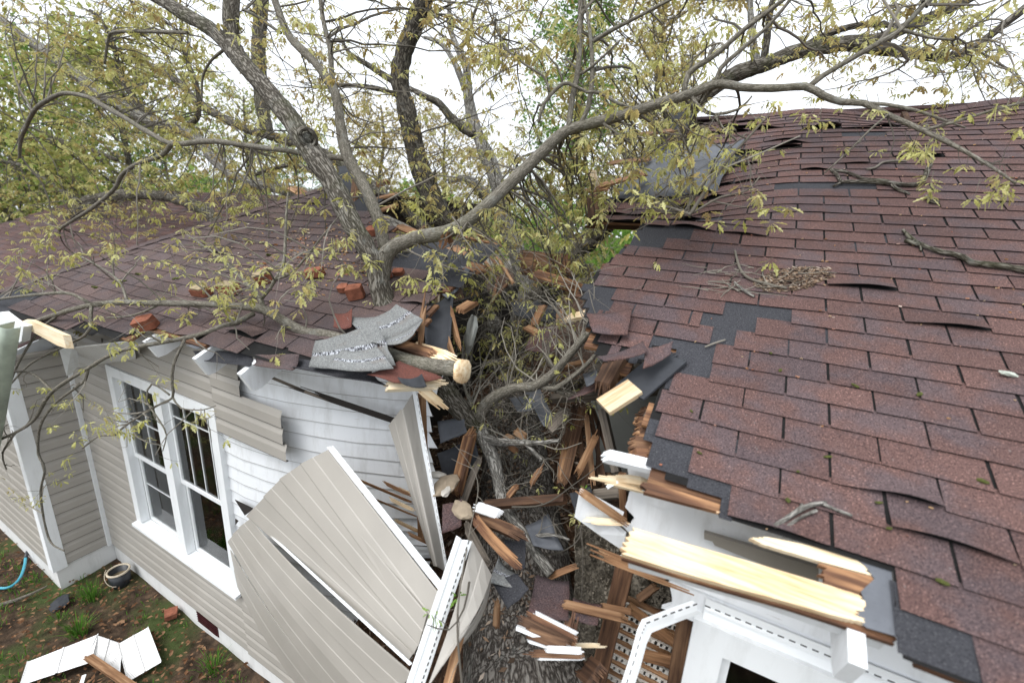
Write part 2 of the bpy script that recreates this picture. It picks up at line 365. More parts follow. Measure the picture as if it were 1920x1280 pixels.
# ------------------------------------------------------------------ house
house = empty('house', 'tan and white single storey house split open by a fallen tree', 'house')
XI = -6.225                                   # inner corner where the left wing steps forward
YB = 1.235
def lap_wall(mb, p0, p1, z0, z1, n, lap=.127, proud=.018, x_end=None, warp=False, jag=0):
    """horizontal lap siding from p0 to p1 (xy), n = outward normal"""
    p0, p1 = Vector((*p0, 0)), Vector((*p1, 0)); n = Vector((*n, 0)); k = 0
    z = z0
    while z < z1 - .01:
        zt = min(z + lap, z1); a, e = p0.copy(), p1.copy()
        if x_end: e = Vector((x_end(z + lap / 2), p1.y, 0))
        L = (e - a).length; m_ = max(1, int(L / .25)) if warp else 1
        if L < .03: z += lap; continue
        rows = []
        for i in range(m_ + 1):
            q = a + (e - a) * (i / m_)
            d = Vector((0, wy(q.x), 0)) if warp else Vector((0, 0, 0))
            jz = ru(-.006, .006) if warp else 0
            ex = Vector((ru(-.05, .03), 0, 0)) if (i == m_ and jag) else Vector((0, 0, 0))
            ex2 = Vector((ru(-.1, .06), 0, 0)) if (i == m_ and jag) else Vector((0, 0, 0))
            lo, mid, hi = q + d + n * proud + Vector((0, 0, z + jz)) + ex, q + d + n * (proud * (.55 if warp else .94)) + Vector((0, 0, z + (zt - z) * (.5 if warp else .6))) + (ex + ex2) / 2, q + d + n * .001 + Vector((0, 0, zt)) + ex2
            lb = q + d - n * .004 + Vector((0, 0, z + jz)) + ex
            r_ = rnd()
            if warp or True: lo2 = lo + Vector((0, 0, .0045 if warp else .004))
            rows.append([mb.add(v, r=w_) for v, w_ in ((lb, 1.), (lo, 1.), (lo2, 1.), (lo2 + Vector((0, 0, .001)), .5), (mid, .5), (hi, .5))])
        for i in range(m_):
            A, B = rows[i], rows[i + 1]
            for q in range(5): mb.face(A[q], B[q], B[q + 1], A[q + 1])
        z += lap; k += 1
# tan siding -------------------------------------------------------
WX0, WX1, WZ0, WZ1 = -5.30, -3.475, .94, 2.745      # window unit outer size
b = MB()
YF = YW
lap_wall(b, (XI, YF), (WX0, YF), .28, 3.30, (0, -1))
lap_wall(b, (WX0, YF), (WX1, YF), .28, WZ0 - .01, (0, -1)); lap_wall(b, (WX0, YF), (WX1, YF), WZ1 + .005, 3.30, (0, -1))
def rend(z):                                   # ragged right edge of the tan courses that still hang beside the window
    if z > 2.96: return -3.10
    if z > 2.58: return -2.70 + (.05 if z > 2.7 else .07)
    if z < .93: return -1.9
    return WX1 + .02
lap_wall(b, (WX1, YF - .012), (-2, YF - .012), .28, 3.30, (0, -1), x_end=rend, warp=False)
lap_wall(b, (XI, YB), (XI, YF), .28, 2.75, (1, 0))
lap_wall(b, (-12, YB), (XI, YB), .28, 2.60, (0, -1))
b.build('siding', M['vinyl'], house)
# white clapboards uncovered beside the window
b = MB()
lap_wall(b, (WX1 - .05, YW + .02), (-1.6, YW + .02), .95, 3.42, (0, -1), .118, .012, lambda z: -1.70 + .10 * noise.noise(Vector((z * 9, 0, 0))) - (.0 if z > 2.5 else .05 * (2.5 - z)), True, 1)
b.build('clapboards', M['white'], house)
b = MB(); b.prism([(WX1 - .1, YW + .045, .3), (-2.6, YW + .16, .3), (-1.85, YW + .47, .5), (-1.80, YW + .47, 3.5), (-2.6, YW + .17, 3.4), (WX1 - .1, YW + .045, 3.4)], (0, .02, 0)); b.build('sheathing', M['oldwood'], house)
# foundation -------------------------------------------------------
b = MB()
b.box((XI, YW + .012, -.3), (-1.25, YW + .3, .285)); b.box((-12, YB + .012, -.3), (XI - .012, YB + .3, .285))
b.box((XI - .3, YB + .3, -.3), (XI - .012, YW + .02, .285)); b.box((-.1, YW + .012, -.3), (6, YW + .3, .285))
fo = b.build('foundation', M['found'], house)
b = MB(); vx0, vx1 = P(368, 1148, YW).x, P(408, 1190, YW).x
b.box((vx0, YW + .004, .09), (vx1, YW + .02, .245))
ve = b.build('vent', M['vent'], house)
b = MB()
for i in range(5): z = .1 + i * .029; b.prism([(vx0 + .01, YW + .003, z), (vx1 - .01, YW + .003, z), (vx1 - .01, YW - .006, z + .01), (vx0 + .01, YW - .006, z + .01)], (0, 0, .006))
b.build('louvre', M['vent'], ve)
# corner boards, trims
def vbox(name, x0, x1, y0, y1, z0, z1, mat, parent=house):
    b = MB(); b.box((x0, y0, z0), (x1, y1, z1)); return b.build(name, mat, parent)
vbox('corner_board', XI - .10, XI + .022, YB - .02, YB + .10, .25, 2.72, M['white_vinyl'])
vbox('corner_trim', XI + .0145, XI + .05, YW - .052, YW - .0145, .27, 2.75, M['white_vinyl'])
# windows ----------------------------------------------------------
def sash(win, x0, x1, z0, z1, y, grid, blind):
    fr = .035; b = MB()
    b.box((x0, y, z0), (x0 + fr, y + .03, z1)); b.box((x1 - fr, y, z0), (x1, y + .03, z1))
    b.box((x0 + fr, y, z0), (x1 - fr, y + .03, z0 + fr)); b.box((x0 + fr, y, z1 - fr), (x1 - fr, y + .03, z1))
    for gx_ in grid[0]: q = x0 + (x1 - x0) * gx_; b.box((q - .0045, y + .012, z0 + fr), (q + .0045, y + .022, z1 - fr))
    for gz_ in grid[1]: q = z0 + (z1 - z0) * gz_; b.box((x0 + fr, y + .0125, q - .0045), (x1 - fr, y + .0215, q + .0045))
    s_ = b.build('sash', M['white_vinyl'], win)
    b = MB(); b.box((x0 + fr, y + .0155, z0 + fr), (x1 - fr, y + .0185, z1 - fr)); b.build('pane', M['glass'], s_)
def window(x0, x1, z0, z1, y, units, trim, post, blinds, head=None):
    w = bpy.data.objects.new('window', None); COL.objects.link(w); w.parent = house; w.empty_display_size = .1
    b = MB(); hd = head or trim
    b.box((x0, y - .03, z0 + .05), (x0 + trim, y + .05, z1)); b.box((x1 - trim, y - .03, z0 + .05), (x1, y + .05, z1))
    b.box((x0 + trim, y - .031, z1 - hd), (x1 - trim, y + .05, z1 - .001))
    n = units; iw = (x1 - x0 - 2 * trim - (n - 1) * post) / n
    for i in range(1, n): q = x0 + trim + i * iw + (i - 1) * post; b.box((q, y - .028, z0 + .05), (q + post, y + .05, z1 - hd))
    b.build('frame', M['white_vinyl'], w)
    b = MB(); b.prism([(x0 - .01, y - .075, z0), (x1 + .01, y - .075, z0), (x1 + .01, y + .05, z0 + .02), (x0 - .01, y + .05, z0 + .02)], (0, 0, .03)); b.build('sill', M['white_vinyl'], w)
    for i in range(n):
        a = x0 + trim + i * (iw + post) + .002; e = a + iw - .004; zm = z0 + .05 + (z1 - hd - z0 - .05) * .47
        sash(w, a, e, zm, z1 - hd - .001, y + .02, ((.3, .55, .8), (.78,)) if i else ((.5,), (.5,)), 0)
        sash(w, a, e, z0 + .051, zm + .03, y + .052, ((), (.55,)) if i == 0 else ((), ()), 0)
        b = MB()
        b.box((a, y + .10, z0 + .06), (a + .18, y + .22, z1 - hd)); b.box((a + .18, y + .10, z0 + .06), (e, y + .22, z0 + .12)); b.build('reveal', M['curtain'], w)
        b = MB()
        z = z0 + .14
        while z < z1 - hd - .05:
            b.prism([(a + .25, y + .150, z), (e - .02, y + .150, z), (e - .02, y + .172, z + .016), (a + .25, y + .172, z + .016)], (0, 0, .002)); z += .026
        b.build('blind', M['blind'], w)
    b = MB(); b.box((x0, y + .3, z0), (x1, y + .32, z1)); b.build('room_back', M['curtain_dark'], w)
    return w
window(WX0, WX1, WZ0, WZ1, YW, 2, .10, .13, 1)
# right window: top left corner of the frame near (1362,1201)
rw = P(1306, 1150, YW); q0 = P(1362, 1201, YW); q1 = P(1387, 1221, YW)
RWX0, RWZ1 = rw.x, rw.z
window(rw.x - .005, rw.x + 1.9, RWZ1 - 1.75, RWZ1 + .01, YW - .012, 2, .13, .1, 1, .13)
# right wall white boards --------------------------------------------
b = MB(); xs = P(1165, 960, YW + .02).x
def rstart(z): return xs + .04 * noise.noise(Vector((z * 11, 3, 0))) + (.0 if z > 3.0 else .26 if z < RWZ1 + .05 else .02)
z = RWZ1 - .05
while z < 3.30:
    z2 = min(z + .165, 3.36); x0 = rstart(z); pr = .0
    nseg = 5; pl = [(x0 + ru(-.03, .05), YW + .004, z + (z2 - z) * i / nseg) for i in range(nseg + 1)]
    b.prism(pl[::-1] + [(6, YW + .004, z), (6, YW + .004, z2)][:] if False else [(6, YW + .004, z), (6, YW + .016, z2 + .012)] + [(p[0], YW + .004 + .012 * i / nseg, p[2] + .012 * i / nseg) for i, p in list(enumerate(pl))[::-1]], (0, .022, 0)); z = z2
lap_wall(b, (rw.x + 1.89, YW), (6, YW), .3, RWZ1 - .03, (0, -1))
b.box((rw.x - .004, YW - .006, .3), (rw.x + 1.9, YW + .03, RWZ1 - 1.75))
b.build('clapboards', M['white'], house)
# j channel with slots over the right window, standing proud of the boards
b = MB()
def chan(mb, p0, p1, wid, nrm, up):
    p0, p1, up, nrm = Vector(p0), Vector(p1), Vector(up), Vector(nrm); L = (p1 - p0).length; n = 8; rows = []
    for (a, h) in ((wid, .002), (wid * .55, .003), (wid * .5, .012), (wid * .42, .014), (wid * .4, .004), (0, .022), (-.006, .018)):
        rows.append([(mb.add(p0 + (p1 - p0) * (i / n) + up * a + nrm * h, ((1 - (a / wid)) * .95 * 1.25, 0, L * i / n))) for i in range(n + 1)])
    for i in range(len(rows) - 1):
        for j in range(n): mb.face(rows[i][j], rows[i + 1][j], rows[i + 1][j + 1], rows[i][j + 1])
c0 = P(1318, 1152, YW); chan(b, (c0.x, YW + .0, RWZ1 + .012), (6, YW + .0, RWZ1 + .012), .085, (0, -1, 0), (0, 0, 1))
b.build('channel', M['hem'], house)
# ------------------------------------------------------------------ roofs
E_ = .127
def deck(poly, ustep, name, mat, parent, h0, h1, warp=None):
    us = [p[0] for p in poly]; vs = [p[1] for p in poly]; b = MB(); v = min(vs)
    bw = .14; k = 0
    while v < max(vs):
        va, vb = v + .003, v + bw - .003
        u = min(us); run = None
        while u <= max(us) + ustep:
            ok = inpoly(poly, u + ustep / 2, v + bw / 2)
            if ok and run is None: run = u
            if not ok and run is not None:
                f = warp or (lambda u_, v_, h_: RF(u_, v_, h_))
                j = ru(-.02, .1); a = run + ru(-.06, .03)
                uu = [a + (u + j - a) * i / max(1, int((u - a) / .4)) for i in range(int(max(1, int((u - a) / .4))) + 1)]
                r_ = rnd(); T = []
                for q in uu: T.append([b.add(f(q, va, h1), (0, 0, q), r_), b.add(f(q, vb, h1), (.14, 0, q), r_), b.add(f(q, vb, h0), (.14, .02, q), r_), b.add(f(q, va, h0), (0, .02, q), r_)])
                for i in range(len(T) - 1):
                    A, B = T[i], T[i + 1]
                    for s_ in range(4): t_ = (s_ + 1) % 4; b.face(A[s_], B[s_], B[t_], A[t_])
                b.face(*T[0]); b.face(*T[-1][::-1]); run = None
            u += ustep
        v += bw; k += 1
    return b.build(name, mat, parent)
def underlay(poly, name, mat, parent, f, h=.0, step=.05):
    us = [p[0] for p in poly]; vs = [p[1] for p in poly]; b = MB(); d = {}
    def g(i, j):
        if (i, j) not in d:
            u, v = min(us) + i * step, min(vs) + j * step; d[i, j] = b.add(f(u, v, h))
        return d[i, j]
    for i in range(int((max(us) - min(us)) / step) + 1):
        for j in range(int((max(vs) - min(vs)) / step) + 1):
            if inpoly(poly, min(us) + (i + .5) * step, min(vs) + (j + .5) * step): b.face(g(i, j), g(i + 1, j), g(i + 1, j + 1), g(i, j + 1))
    return b.build(name, mat, parent)
def shingles(poly, u0, phase, name, mat, parent, f, missing=(), lift=lambda u, v: .1, v_off=0., ncell=12, cuts=()):
    us = [p[0] for p in poly]; vs = [p[1] for p in poly]; b = MB(); bd = MB()
    k0 = int((min(vs) - v_off) / E_) - 1
    for k in range(k0, int((max(vs) - v_off) / E_) + 2):
        v = v_off + k * E_
        ph = (phase + (.1525 if k % 2 else 0)); crs = ru(-.004, .004); wob = ru(0, 50)
        for i in range(int((min(us) - u0 - ph) / .305) - 2, int((max(us) - u0 - ph) / .305) + 3):
            ua = u0 + ph + i * .305 + .0042 + ru(-.0015, .003); ub = u0 + ph + (i + 1) * .305 - .0042 + ru(-.003, .0015)
            uc = (ua + ub) / 2
            if any(inpoly(q, uc, v + .06) for q in missing): continue
            lv = lift(uc, v); L = 0.; 
            if rnd() < lv: L = ru(.010, .03) if lv < .12 else ru(.012, .045) * (1 + .5 * lv)
            else: L = ru(0, .003)
            cen, wd_ = ru(.15, .85), ru(.25, .7); tilt = ru(-.006, .006); vb = crs + ru(-.003, .003); r_ = rnd(); prev = None
            hole = [rnd() < lv * .18 for _ in range(2)]
            for c in range(ncell + 1):
                t = c / ncell; u = ua + (ub - ua) * t
                lf = L * math.exp(-((t - cen) / wd_) ** 2); wv = .0035 * noise.noise(Vector((u * 3 + wob, k * 1.7, 0)))
                vv = v + vb + tilt * (t - .5) + wv
                if L > .02: vv += lf * .35
                ins = inpoly(poly, u if c < ncell else u - .001, v + .07) and inpoly(poly, u - .001, v + .012)
                if ins and cuts and any(inpoly(q_, u + ru(-.006, .006), v + .06) or inpoly(q_, u, v + .1) or inpoly(q_, u, v + .02) for q_ in cuts): ins = False
                if hole[0] and t < .12 or hole[1] and t > .88: vv += .02
                q = [f(u, vv, .0105 + lf), f(u, vv + .045, .0085 + lf * .45), f(u, v + .09, .0065 + lf * .1), f(u, v + E_ + .02, .0035), f(u, vv + .001, .0055 + lf)]
                if not ins: prev = None; continue
                cur = [b.add(p, r=r_) for p in q]
                if prev:
                    for s_ in range(3): b.face(prev[s_], cur[s_], cur[s_ + 1], prev[s_ + 1])
                    b.face(prev[4], prev[2], cur[2], cur[4])
                    e = [bd.add(b.v[i_], r=.5) for i_ in (prev[4], cur[4], cur[0], prev[0])]; bd.face(*e)
                else: b.face(cur[4], cur[0], cur[1], cur[2])
                prev = cur
            if prev: b.face(prev[0], prev[4], prev[2], prev[1])
    bd.build('tab_edges', M['asphalt'], parent)  # black butt faces also paint the shadow line below each course
    return b.build(name, mat, parent)
# right roof
def fr(u, v, h=0):
    s_ = smooth(2.35, 2.8, v) * smooth(5.2, 3.4, v) if False else smooth(2.4, 2.75, v) * (1 - smooth(3.6, 5.0, v))
    d = -.22 * smooth(.25, -.9, u) * s_ if False else -.20 * s_ * (1 - smooth(-1.0, .25, u))
    d += .03 * smooth(2.05, 2.35, v) * (1 - smooth(2.38, 2.5, v)) * (1 - smooth(-.5, .2, u))
    rg = -.10 * math.exp(-((u - 1.05) / .5) ** 2) * smooth(4.2, 5.0, v) - .10 * (1 - smooth(-.9, .4, u)) * smooth(4.2, 5.2, v)
    return RF(u, v, h + d + rg + .012 * noise.noise(Vector((u * .9, v * .9, 5))))
RPOLY = [(-.80, 5.15), (-.88, 4.98), (-1.05, 4.8), (-1.0, 4.55), (-1.15, 4.2), (-1.05, 3.95), (-1.25, 3.7), (-1.2, 3.4), (-1.38, 3.1), (-1.32, 2.75), (-1.2, 2.5), (-.75, 2.5), (-.72, 2.3), (-.76, 2.02), (-.83, 1.75), (-.88, 1.45), (-.76, 1.2), (-.66, 1.02), (-.56, .86), (-.38, .93), (-.34, 1.06), (-.22, 1.06), (-.24, .81), (-.27, .6), (-.235, .45), (-.20, .335), (.05, .315), (.055, .235),
         (.53, .235), (.53, -.01), (4.2, -.01), (4.2, 5.15)]
DPOLY = [(p[0] + (.03 if p[0] < 0 else 0), p[1]) for p in RPOLY]
roof_r = underlay(RPOLY, 'roof', M['asphalt'], house, lambda u, v, h: fr(u, v, h), .0005, .04)  # near-black underlay puts the shade of the slots into its colour
deck(DPOLY, .05, 'deck', M['pine_dark'], roof_r, -.034, -.014, fr)
cuts = [[RP(*q) for q in c_] for c_ in ([(1322, 604), (1345, 590), (1375, 586), (1408, 600), (1412, 618), (1370, 634), (1332, 622)], [(1405, 584), (1432, 579), (1474, 583), (1476, 598), (1430, 603)], [(1268, 658), (1330, 674), (1325, 702), (1258, 690)],
        [(1205, 826), (1245, 838), (1290, 836), (1284, 892), (1205, 898)], [(1186, 438), (1288, 441), (1290, 453), (1170, 459)], [(1088, 545), (1150, 553), (1136, 588), (1085, 588)])]
miss = [
         [(-.9, 2.5), (-.35, 2.5), (-.35, 2.62), (-.9, 2.62)], [(.15, 2.97), (.62, 2.97), (.62, 3.12), (.15, 3.12)], [(.55, 4.18), (.95, 4.18), (.95, 4.3), (.55, 4.3)],
        [(-1.4, 3.2), (-.45, 3.2), (-.35, 3.9), (-.6, 4.4), (-1.4, 4.4)], [(.45, -.1), (.65, -.1), (.65, .1), (.45, .1)], [(.62, 2.24), (.66, 2.24), (.66, 2.3), (.62, 2.3)]]
def lift_r(u, v): return .035 + .4 * (1 - smooth(-.9, .1, u)) * (1 if v > 1.9 else .35) + (.25 if 2.7 < v < 4.6 and u < .5 else 0)
for q in miss + cuts:
    us = [p[0] for p in q]; vs = [p[1] for p in q]; big = [(min(us) - .2, min(vs) - .14), (max(us) + .2, min(vs) - .14), (max(us) + .2, max(vs) + .1), (min(us) - .2, max(vs) + .1)]
    pl = [(u_, v_) for u_, v_ in big]; x0, x1, y0, y1 = big[0][0], big[1][0], big[0][1], big[2][1]
    bb = MB(); st = .04; d = {}
    def gg(i, j):
        if (i, j) not in d: d[i, j] = bb.add(fr(x0 + i * st, y0 + j * st, .0022), r=.5)
        return d[i, j]
    for i in range(int((x1 - x0) / st)):
        for j in range(int((y1 - y0) / st)):
            if inpoly(RPOLY, x0 + (i + .5) * st, y0 + (j + .5) * st): bb.face(gg(i, j), gg(i + 1, j), gg(i + 1, j + 1), gg(i, j + 1))
    bb.build('bare_patch', M['shingle_dark'], roof_r)
shingles(RPOLY, .388, 0, 'shingle_courses', M['shingle'], roof_r, fr, miss, lift_r, -.0127, cuts=cuts)
# ridge cap and back slope of the right half
b = MB()
RV = 5.15; u = -.72
while u < 4.2:
    p = [fr(u, RV - .13, .018), fr(u + .16, RV - .13, .012), fr(u + .16, RV, .016), fr(u, RV, .022)]
    r_ = rnd(); o_ = Vector((0, .12, -.06)); a = [b.add(q, r=r_) for q in p] + [b.add(p[3] + o_, r=r_), b.add(p[2] + o_, r=r_)]
    b.face(a[0], a[1], a[2], a[3]); b.face(a[3], a[2], a[5], a[4]); u += .14
b.build('ridge_cap', M['shingle'], roof_r)
rid = RF(0, RV, .0); b = MB()
b.prism([(-.9, rid.y, rid.z - .02), (4.2, rid.y, rid.z - .02), (4.2, rid.y + 4.6, rid.z - 2.36), (-1.1, rid.y + 4.6, rid.z - 2.36)], (0, 0, -.03)); b.build('back_slope', M['shingle'], roof_r)
# grey felt blister half way up the broken edge
b = MB(); rows = []
for j in range(9):
    v = 3.2 + j * .13; row = []
    for i in range(9):
        u = -1.25 + i * .115 + .1 * j / 8; hh = .03 + .17 * math.sin(math.pi * i / 8) * math.sin(math.pi * j / 8) + .07 * noise.noise(Vector((i * .8, j * .8, 2)))
        row.append(fr(u, v, hh))
    rows.append(row)
b.sheet(rows, .004); b.build('felt', M['felt_lit'], roof_r, True)
# left roof
def fl(u, v, h=0): return RF(u, v, h + .02 * noise.noise(Vector((u * .8, v * .8, 9))) - .05 * smooth(2.0, 2.8, v) * (1 - smooth(-4.4, -3.8, u)) * 0)
LPOLY = [(-6.9, -.06), (-4.68, 2.9), (-4.3, 2.75), (-3.95, 2.62), (-3.5, 2.32), (-3.2, 2.2), (-2.8, 1.95), (-2.4, 1.9), (-1.95, 1.72), (-1.78, 1.5), (-1.83, 1.2), (-1.74, .92), (-1.8, .74), (-1.55, .62), (-1.36, .53), (-1.33, .49), (-1.6, .46), (-2.1, .40), (-2.6, .30), (-3.85, .28), (-4.0, .12), (-4.6, .05), (-5.6, -.02)]
roof_l = underlay(LPOLY, 'roof', M['asphalt'], house, fl, .0005, .04)
deck([(p[0], p[1] + (.04 if p[1] < .6 else -.04)) for p in LPOLY], .05, 'deck', M['pine_dark'], roof_l, -.024, -.004, fl)
missl = [[(-2.9, 1.55), (-1.7, 1.3), (-1.7, 1.75), (-2.6, 1.9)], [(-3.9, 2.35), (-3.5, 2.25), (-3.5, 2.6), (-4.0, 2.7)], [(-6.7, -.1), (-5.9, -.1), (-5.9, .25), (-6.4, .3)]]
for q in missl:
    us = [p[0] for p in q]; vs = [p[1] for p in q]; o_ = underlay([p for p in [(min(us), min(vs)), (max(us), min(vs)), (max(us), max(vs)), (min(us), max(vs))]], 'bare_patch', M['shingle_dark'], roof_l, fl, .0022, .04) if inpoly(LPOLY, min(us) + .1, min(vs) + .05) else None
shingles(LPOLY, -3.0, .05, 'shingle_courses', M['shingle_left'], roof_l, fl, missl, lambda u, v: .03 + .25 * (v < .6 and u > -3.8) + .2 * (u > -2.3), .285)
b = MB(); hx, hv = -6.9, -.04
for i in range(26):                                          # hip cap shingles
    t0, t1 = i / 26, (i + 1.25) / 26; A = Vector((-6.9, -.06)); B = Vector((-4.68, 2.9)); D = (B - A).normalized(); N_ = Vector((D.y, -D.x))
    p, q = A + (B - A) * t0, A + (B - A) * t1; r_ = rnd()
    a = [b.add(fl(p.x, p.y, .022), r=r_), b.add(fl(p.x + N_.x * .12, p.y + N_.y * .12, .02), r=r_), b.add(fl(q.x + N_.x * .12, q.y + N_.y * .12, .012), r=r_), b.add(fl(q.x, q.y, .014), r=r_)]
    p2, q2 = fl(p.x, p.y, .02) + Vector((-.12, .03, -.09)), fl(q.x, q.y, .012) + Vector((-.12, .03, -.09)); a += [b.add(p2, r=r_), b.add(q2, r=r_)]
    b.face(a[0], a[1], a[2], a[3]); b.face(a[4], a[0], a[3], a[5])
b.build('hip_cap', M['shingle_left'], roof_l)
A, B = RF(-6.9, -.06, -.01), RF(-4.68, 2.9, -.01); b = MB()
b.prism([A, (-6.9, 9, A.z), (-4.68, 7.6, B.z), B], (0, 0, -.02)); b.build('end_slope', M['shingle_left'], roof_l)
# lower roof of the left wing
b = MB()
for j in range(40):
    y0 = .86 + j * .118; z0 = 2.52 + (y0 - .86) * .42
    for i in range(27):
        x0 = -14.6 + i * .305 + (.15 if j % 2 else 0); x1 = min(x0 + .296, -6.42)
        if x0 < -6.45: b.prism([(x0, y0, z0 + .008), (x1, y0, z0 + .008), (x1, y0 + .135, z0 + .055), (x0, y0 + .135, z0 + .055)], (0, 0, -.008), rnd())
wr = b.build('wing_roof', M['shingle'], house)
b = MB(); b.prism([(-14.6, .84, 2.50), (-6.4, .84, 2.50), (-6.4, 5.6, 4.5), (-14.6, 5.6, 4.5)], (0, 0, -.05)); b.build('wing_deck', M['shingle_dark'], wr)
b = MB(); b.prism([(-6.41, .80, 2.36), (-6.41, .80, 2.50), (-6.41, 1.9, 2.96), (-6.41, 1.9, 2.82)], (.03, 0, 0)); b.prism([(-6.41, .80, 2.30), (-6.41, .80, 2.36), (-6.41, 1.9, 2.82), (-6.41, 1.9, 2.76)], (.012, 0, 0)); b.build('rake_board', M['white_vinyl'], wr)
# rafters
def rafter(u, v0, v1, name='rafter', w=.042, d=.165, mat='white'):
    b = MB(); a = [RF(u - w / 2, v0 + .0, -.027), RF(u - w / 2, v1, -.027), RF(u - w / 2, v1, -.027 - d), RF(u - w / 2, v0 + .05, -.027 - d), RF(u - w / 2, v0 + .0, -.027 - d * .9)]
    b.prism(a, (w, 0, 0)); return b.build(name, M[mat], house)
for px, py in ((196, 650), (258, 655), (349, 690), (459, 700)):
    u, v = RP(px, py, -.05); rafter(u, .17, .8, 'rafter_tail')
    rafter(u, .802, 2.2, 'rafter', mat='oldwood')
u, v = RP(1604, 1170, -.03); rafter(u, -.06, .56, 'rafter_tail'); rafter(u, .562, 5., 'rafter', mat='oldwood')
for du in (.61, 1.22, 1.83, 2.44, 3.05): rafter(u + du, -.02, .56, 'rafter_tail'); rafter(u + du, .562, 5., 'rafter', mat='oldwood')
rafter(u - .61, .5, 2.3, 'rafter', mat='oldwood')
for uu, a_, b_ in ((-2.3, .9, 1.8), (-2.9, .8, 2.0)): rafter(uu, a_, b_, 'rafter', mat='oldwood')
# eave boards of the right half: roof-plane boards where the shingles are gone
def roofslab(name, px, h, th, mat, parent=house, f=RF, co_ax=None):
    q = []
    for i_, (x, y) in enumerate(px):
        x2, y2 = px[(i_ + 1) % len(px)]; q.append((x, y)); d_ = math.hypot(x2 - x, y2 - y)
        if mat.startswith('pine') and 12 < d_ < 62:
            k_ = max(2, int(d_ / 5))
            for e_ in range(1, k_): t_ = e_ / k_; q.append((x + (x2 - x) * t_ + (ru(2, 9) if e_ % 2 else ru(-7, -1)), y + (y2 - y) * t_ + (2 if e_ % 2 else -1)))
    px = q; pts = [RP(x, y, h) for x, y in px]; b = MB(); P3 = [RF(p[0], p[1], h) for p in pts]; off = -RN * th
    n0 = len(b.v); b.prism(P3, off)
    for i in range(n0, len(b.v)):
        v = b.v[i]; vv = (v[1] - EY) / CT; b.co[i] = (vv, v[2] * .3, v[0]); b.r[i] = .75
    return b.build(name, M[mat], parent)
roofslab('eave_board', [(1186, 988), (1280, 1016), (1400, 1050), (1500, 1080), (1560, 1098), (1608, 1113), (1622, 1126), (1618, 1140), (1600, 1150), (1618, 1160), (1622, 1166), (1604, 1162), (1560, 1152), (1470, 1126), (1360, 1096), (1250, 1064), (1165, 1037)], .0, .024, 'pine')
roofslab('eave_board', [(1165, 1039), (1250, 1066), (1360, 1098), (1470, 1128), (1560, 1154), (1678, 1192), (1678, 1207), (1560, 1166), (1470, 1137), (1360, 1106), (1250, 1073), (1165, 1046)], -.026, .02, 'pine_dark')
roofslab('eave_board', [(1206, 903), (1280, 922), (1358, 948), (1356, 961), (1290, 944), (1206, 922)], -.004, .02, 'pine_dark')
roofslab('eave_board', [(1250, 890), (1310, 902), (1360, 914), (1359, 944), (1320, 930), (1285, 910), (1255, 897)], -.028, .02, 'pine')
roofslab('eave_board', [(1405, 1008), (1440, 1006), (1540, 1026), (1560, 1030), (1610, 1046), (1622, 1062), (1634, 1078), (1540, 1052), (1480, 1034), (1440, 1022)], -.004, .02, 'pine')
roofslab('eave_board', [(1536, 1055), (1634, 1080), (1640, 1088), (1622, 1110), (1605, 1114), (1540, 1094), (1545, 1080), (1533, 1076), (1548, 1066)], -.006, .02, 'pine_dark')
roofslab('felt', [(1604, 1046), (1672, 1066), (1680, 1192), (1625, 1176), (1606, 1155), (1622, 1128), (1614, 1108), (1640, 1084), (1622, 1060)], -.001, .003, 'felt_lit')
roofslab('white_fascia', [(1178, 1043), (1430, 1112), (1660, 1196), (1660, 1206), (1430, 1124), (1178, 1052)], -.06, .05, 'white')
b = MB(); b.prism([P(x, y, 1.70) for x, y in ((1320, 998), (1400, 1022), (1535, 1064), (1535, 1090), (1440, 1062), (1340, 1022), (1336, 1015), (1320, 1010))], (0, .02, 0)); b.build('siding_strip', M['vinyl_grey'], house)
# interior of both halves
def quad(name, pts, th, mat, parent=house):
    b = MB(); b.prism(pts, th); return b.build(name, M[mat], parent)
quad('interior_wall', [(-1.12, 3.9, .5), (4, 3.9, .5), (4, 3.9, 3.28), (-1.12, 3.9, 3.28)], (0, .03, 0), 'drywall')
quad('interior_wall', [(.9, 1.9, .5), (.9, 3.89, .5), (.9, 3.89, 3.28), (.9, 1.9, 3.28)], (.03, 0, 0), 'drywall')
quad('ceiling', [(-.85, 2.75, 3.29), (4, 2.75, 3.29), (4, 9.5, 3.29), (-1.2, 9.5, 3.29)], (0, 0, .02), 'greywood')
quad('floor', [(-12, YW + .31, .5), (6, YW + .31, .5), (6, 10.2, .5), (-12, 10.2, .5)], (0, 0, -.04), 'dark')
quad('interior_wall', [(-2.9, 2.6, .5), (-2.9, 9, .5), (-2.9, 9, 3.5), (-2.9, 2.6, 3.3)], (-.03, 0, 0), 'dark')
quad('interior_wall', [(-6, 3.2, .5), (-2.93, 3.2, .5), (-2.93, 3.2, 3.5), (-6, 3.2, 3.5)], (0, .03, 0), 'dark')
quad('rear_wall', [(-.5, 10.2, 0), (6, 10.2, 0), (6, 10.2, 3.3), (-1.0, 10.2, 3.3)], (0, .1, 0), 'vinyl')
quad('rear_wall', [(-12, 10.2, 0), (-4.5, 10.2, 0), (-4.2, 10.2, 3.3), (-12, 10.2, 3.3)], (0, .1, 0), 'vinyl')
quad('side_wall', [(6, YW, 0), (6, 10.3, 0), (6, 10.3, 3.4), (6, YW, 3.4)], (.03, 0, 0), 'vinyl')
quad('side_wall', [(-6.4, YW + .02, .3), (-6.4, 9.9, .3), (-6.4, 9.9, 3.1), (-6.4, YW + .02, 3.1)], (-.03, 0, 0), 'vinyl')
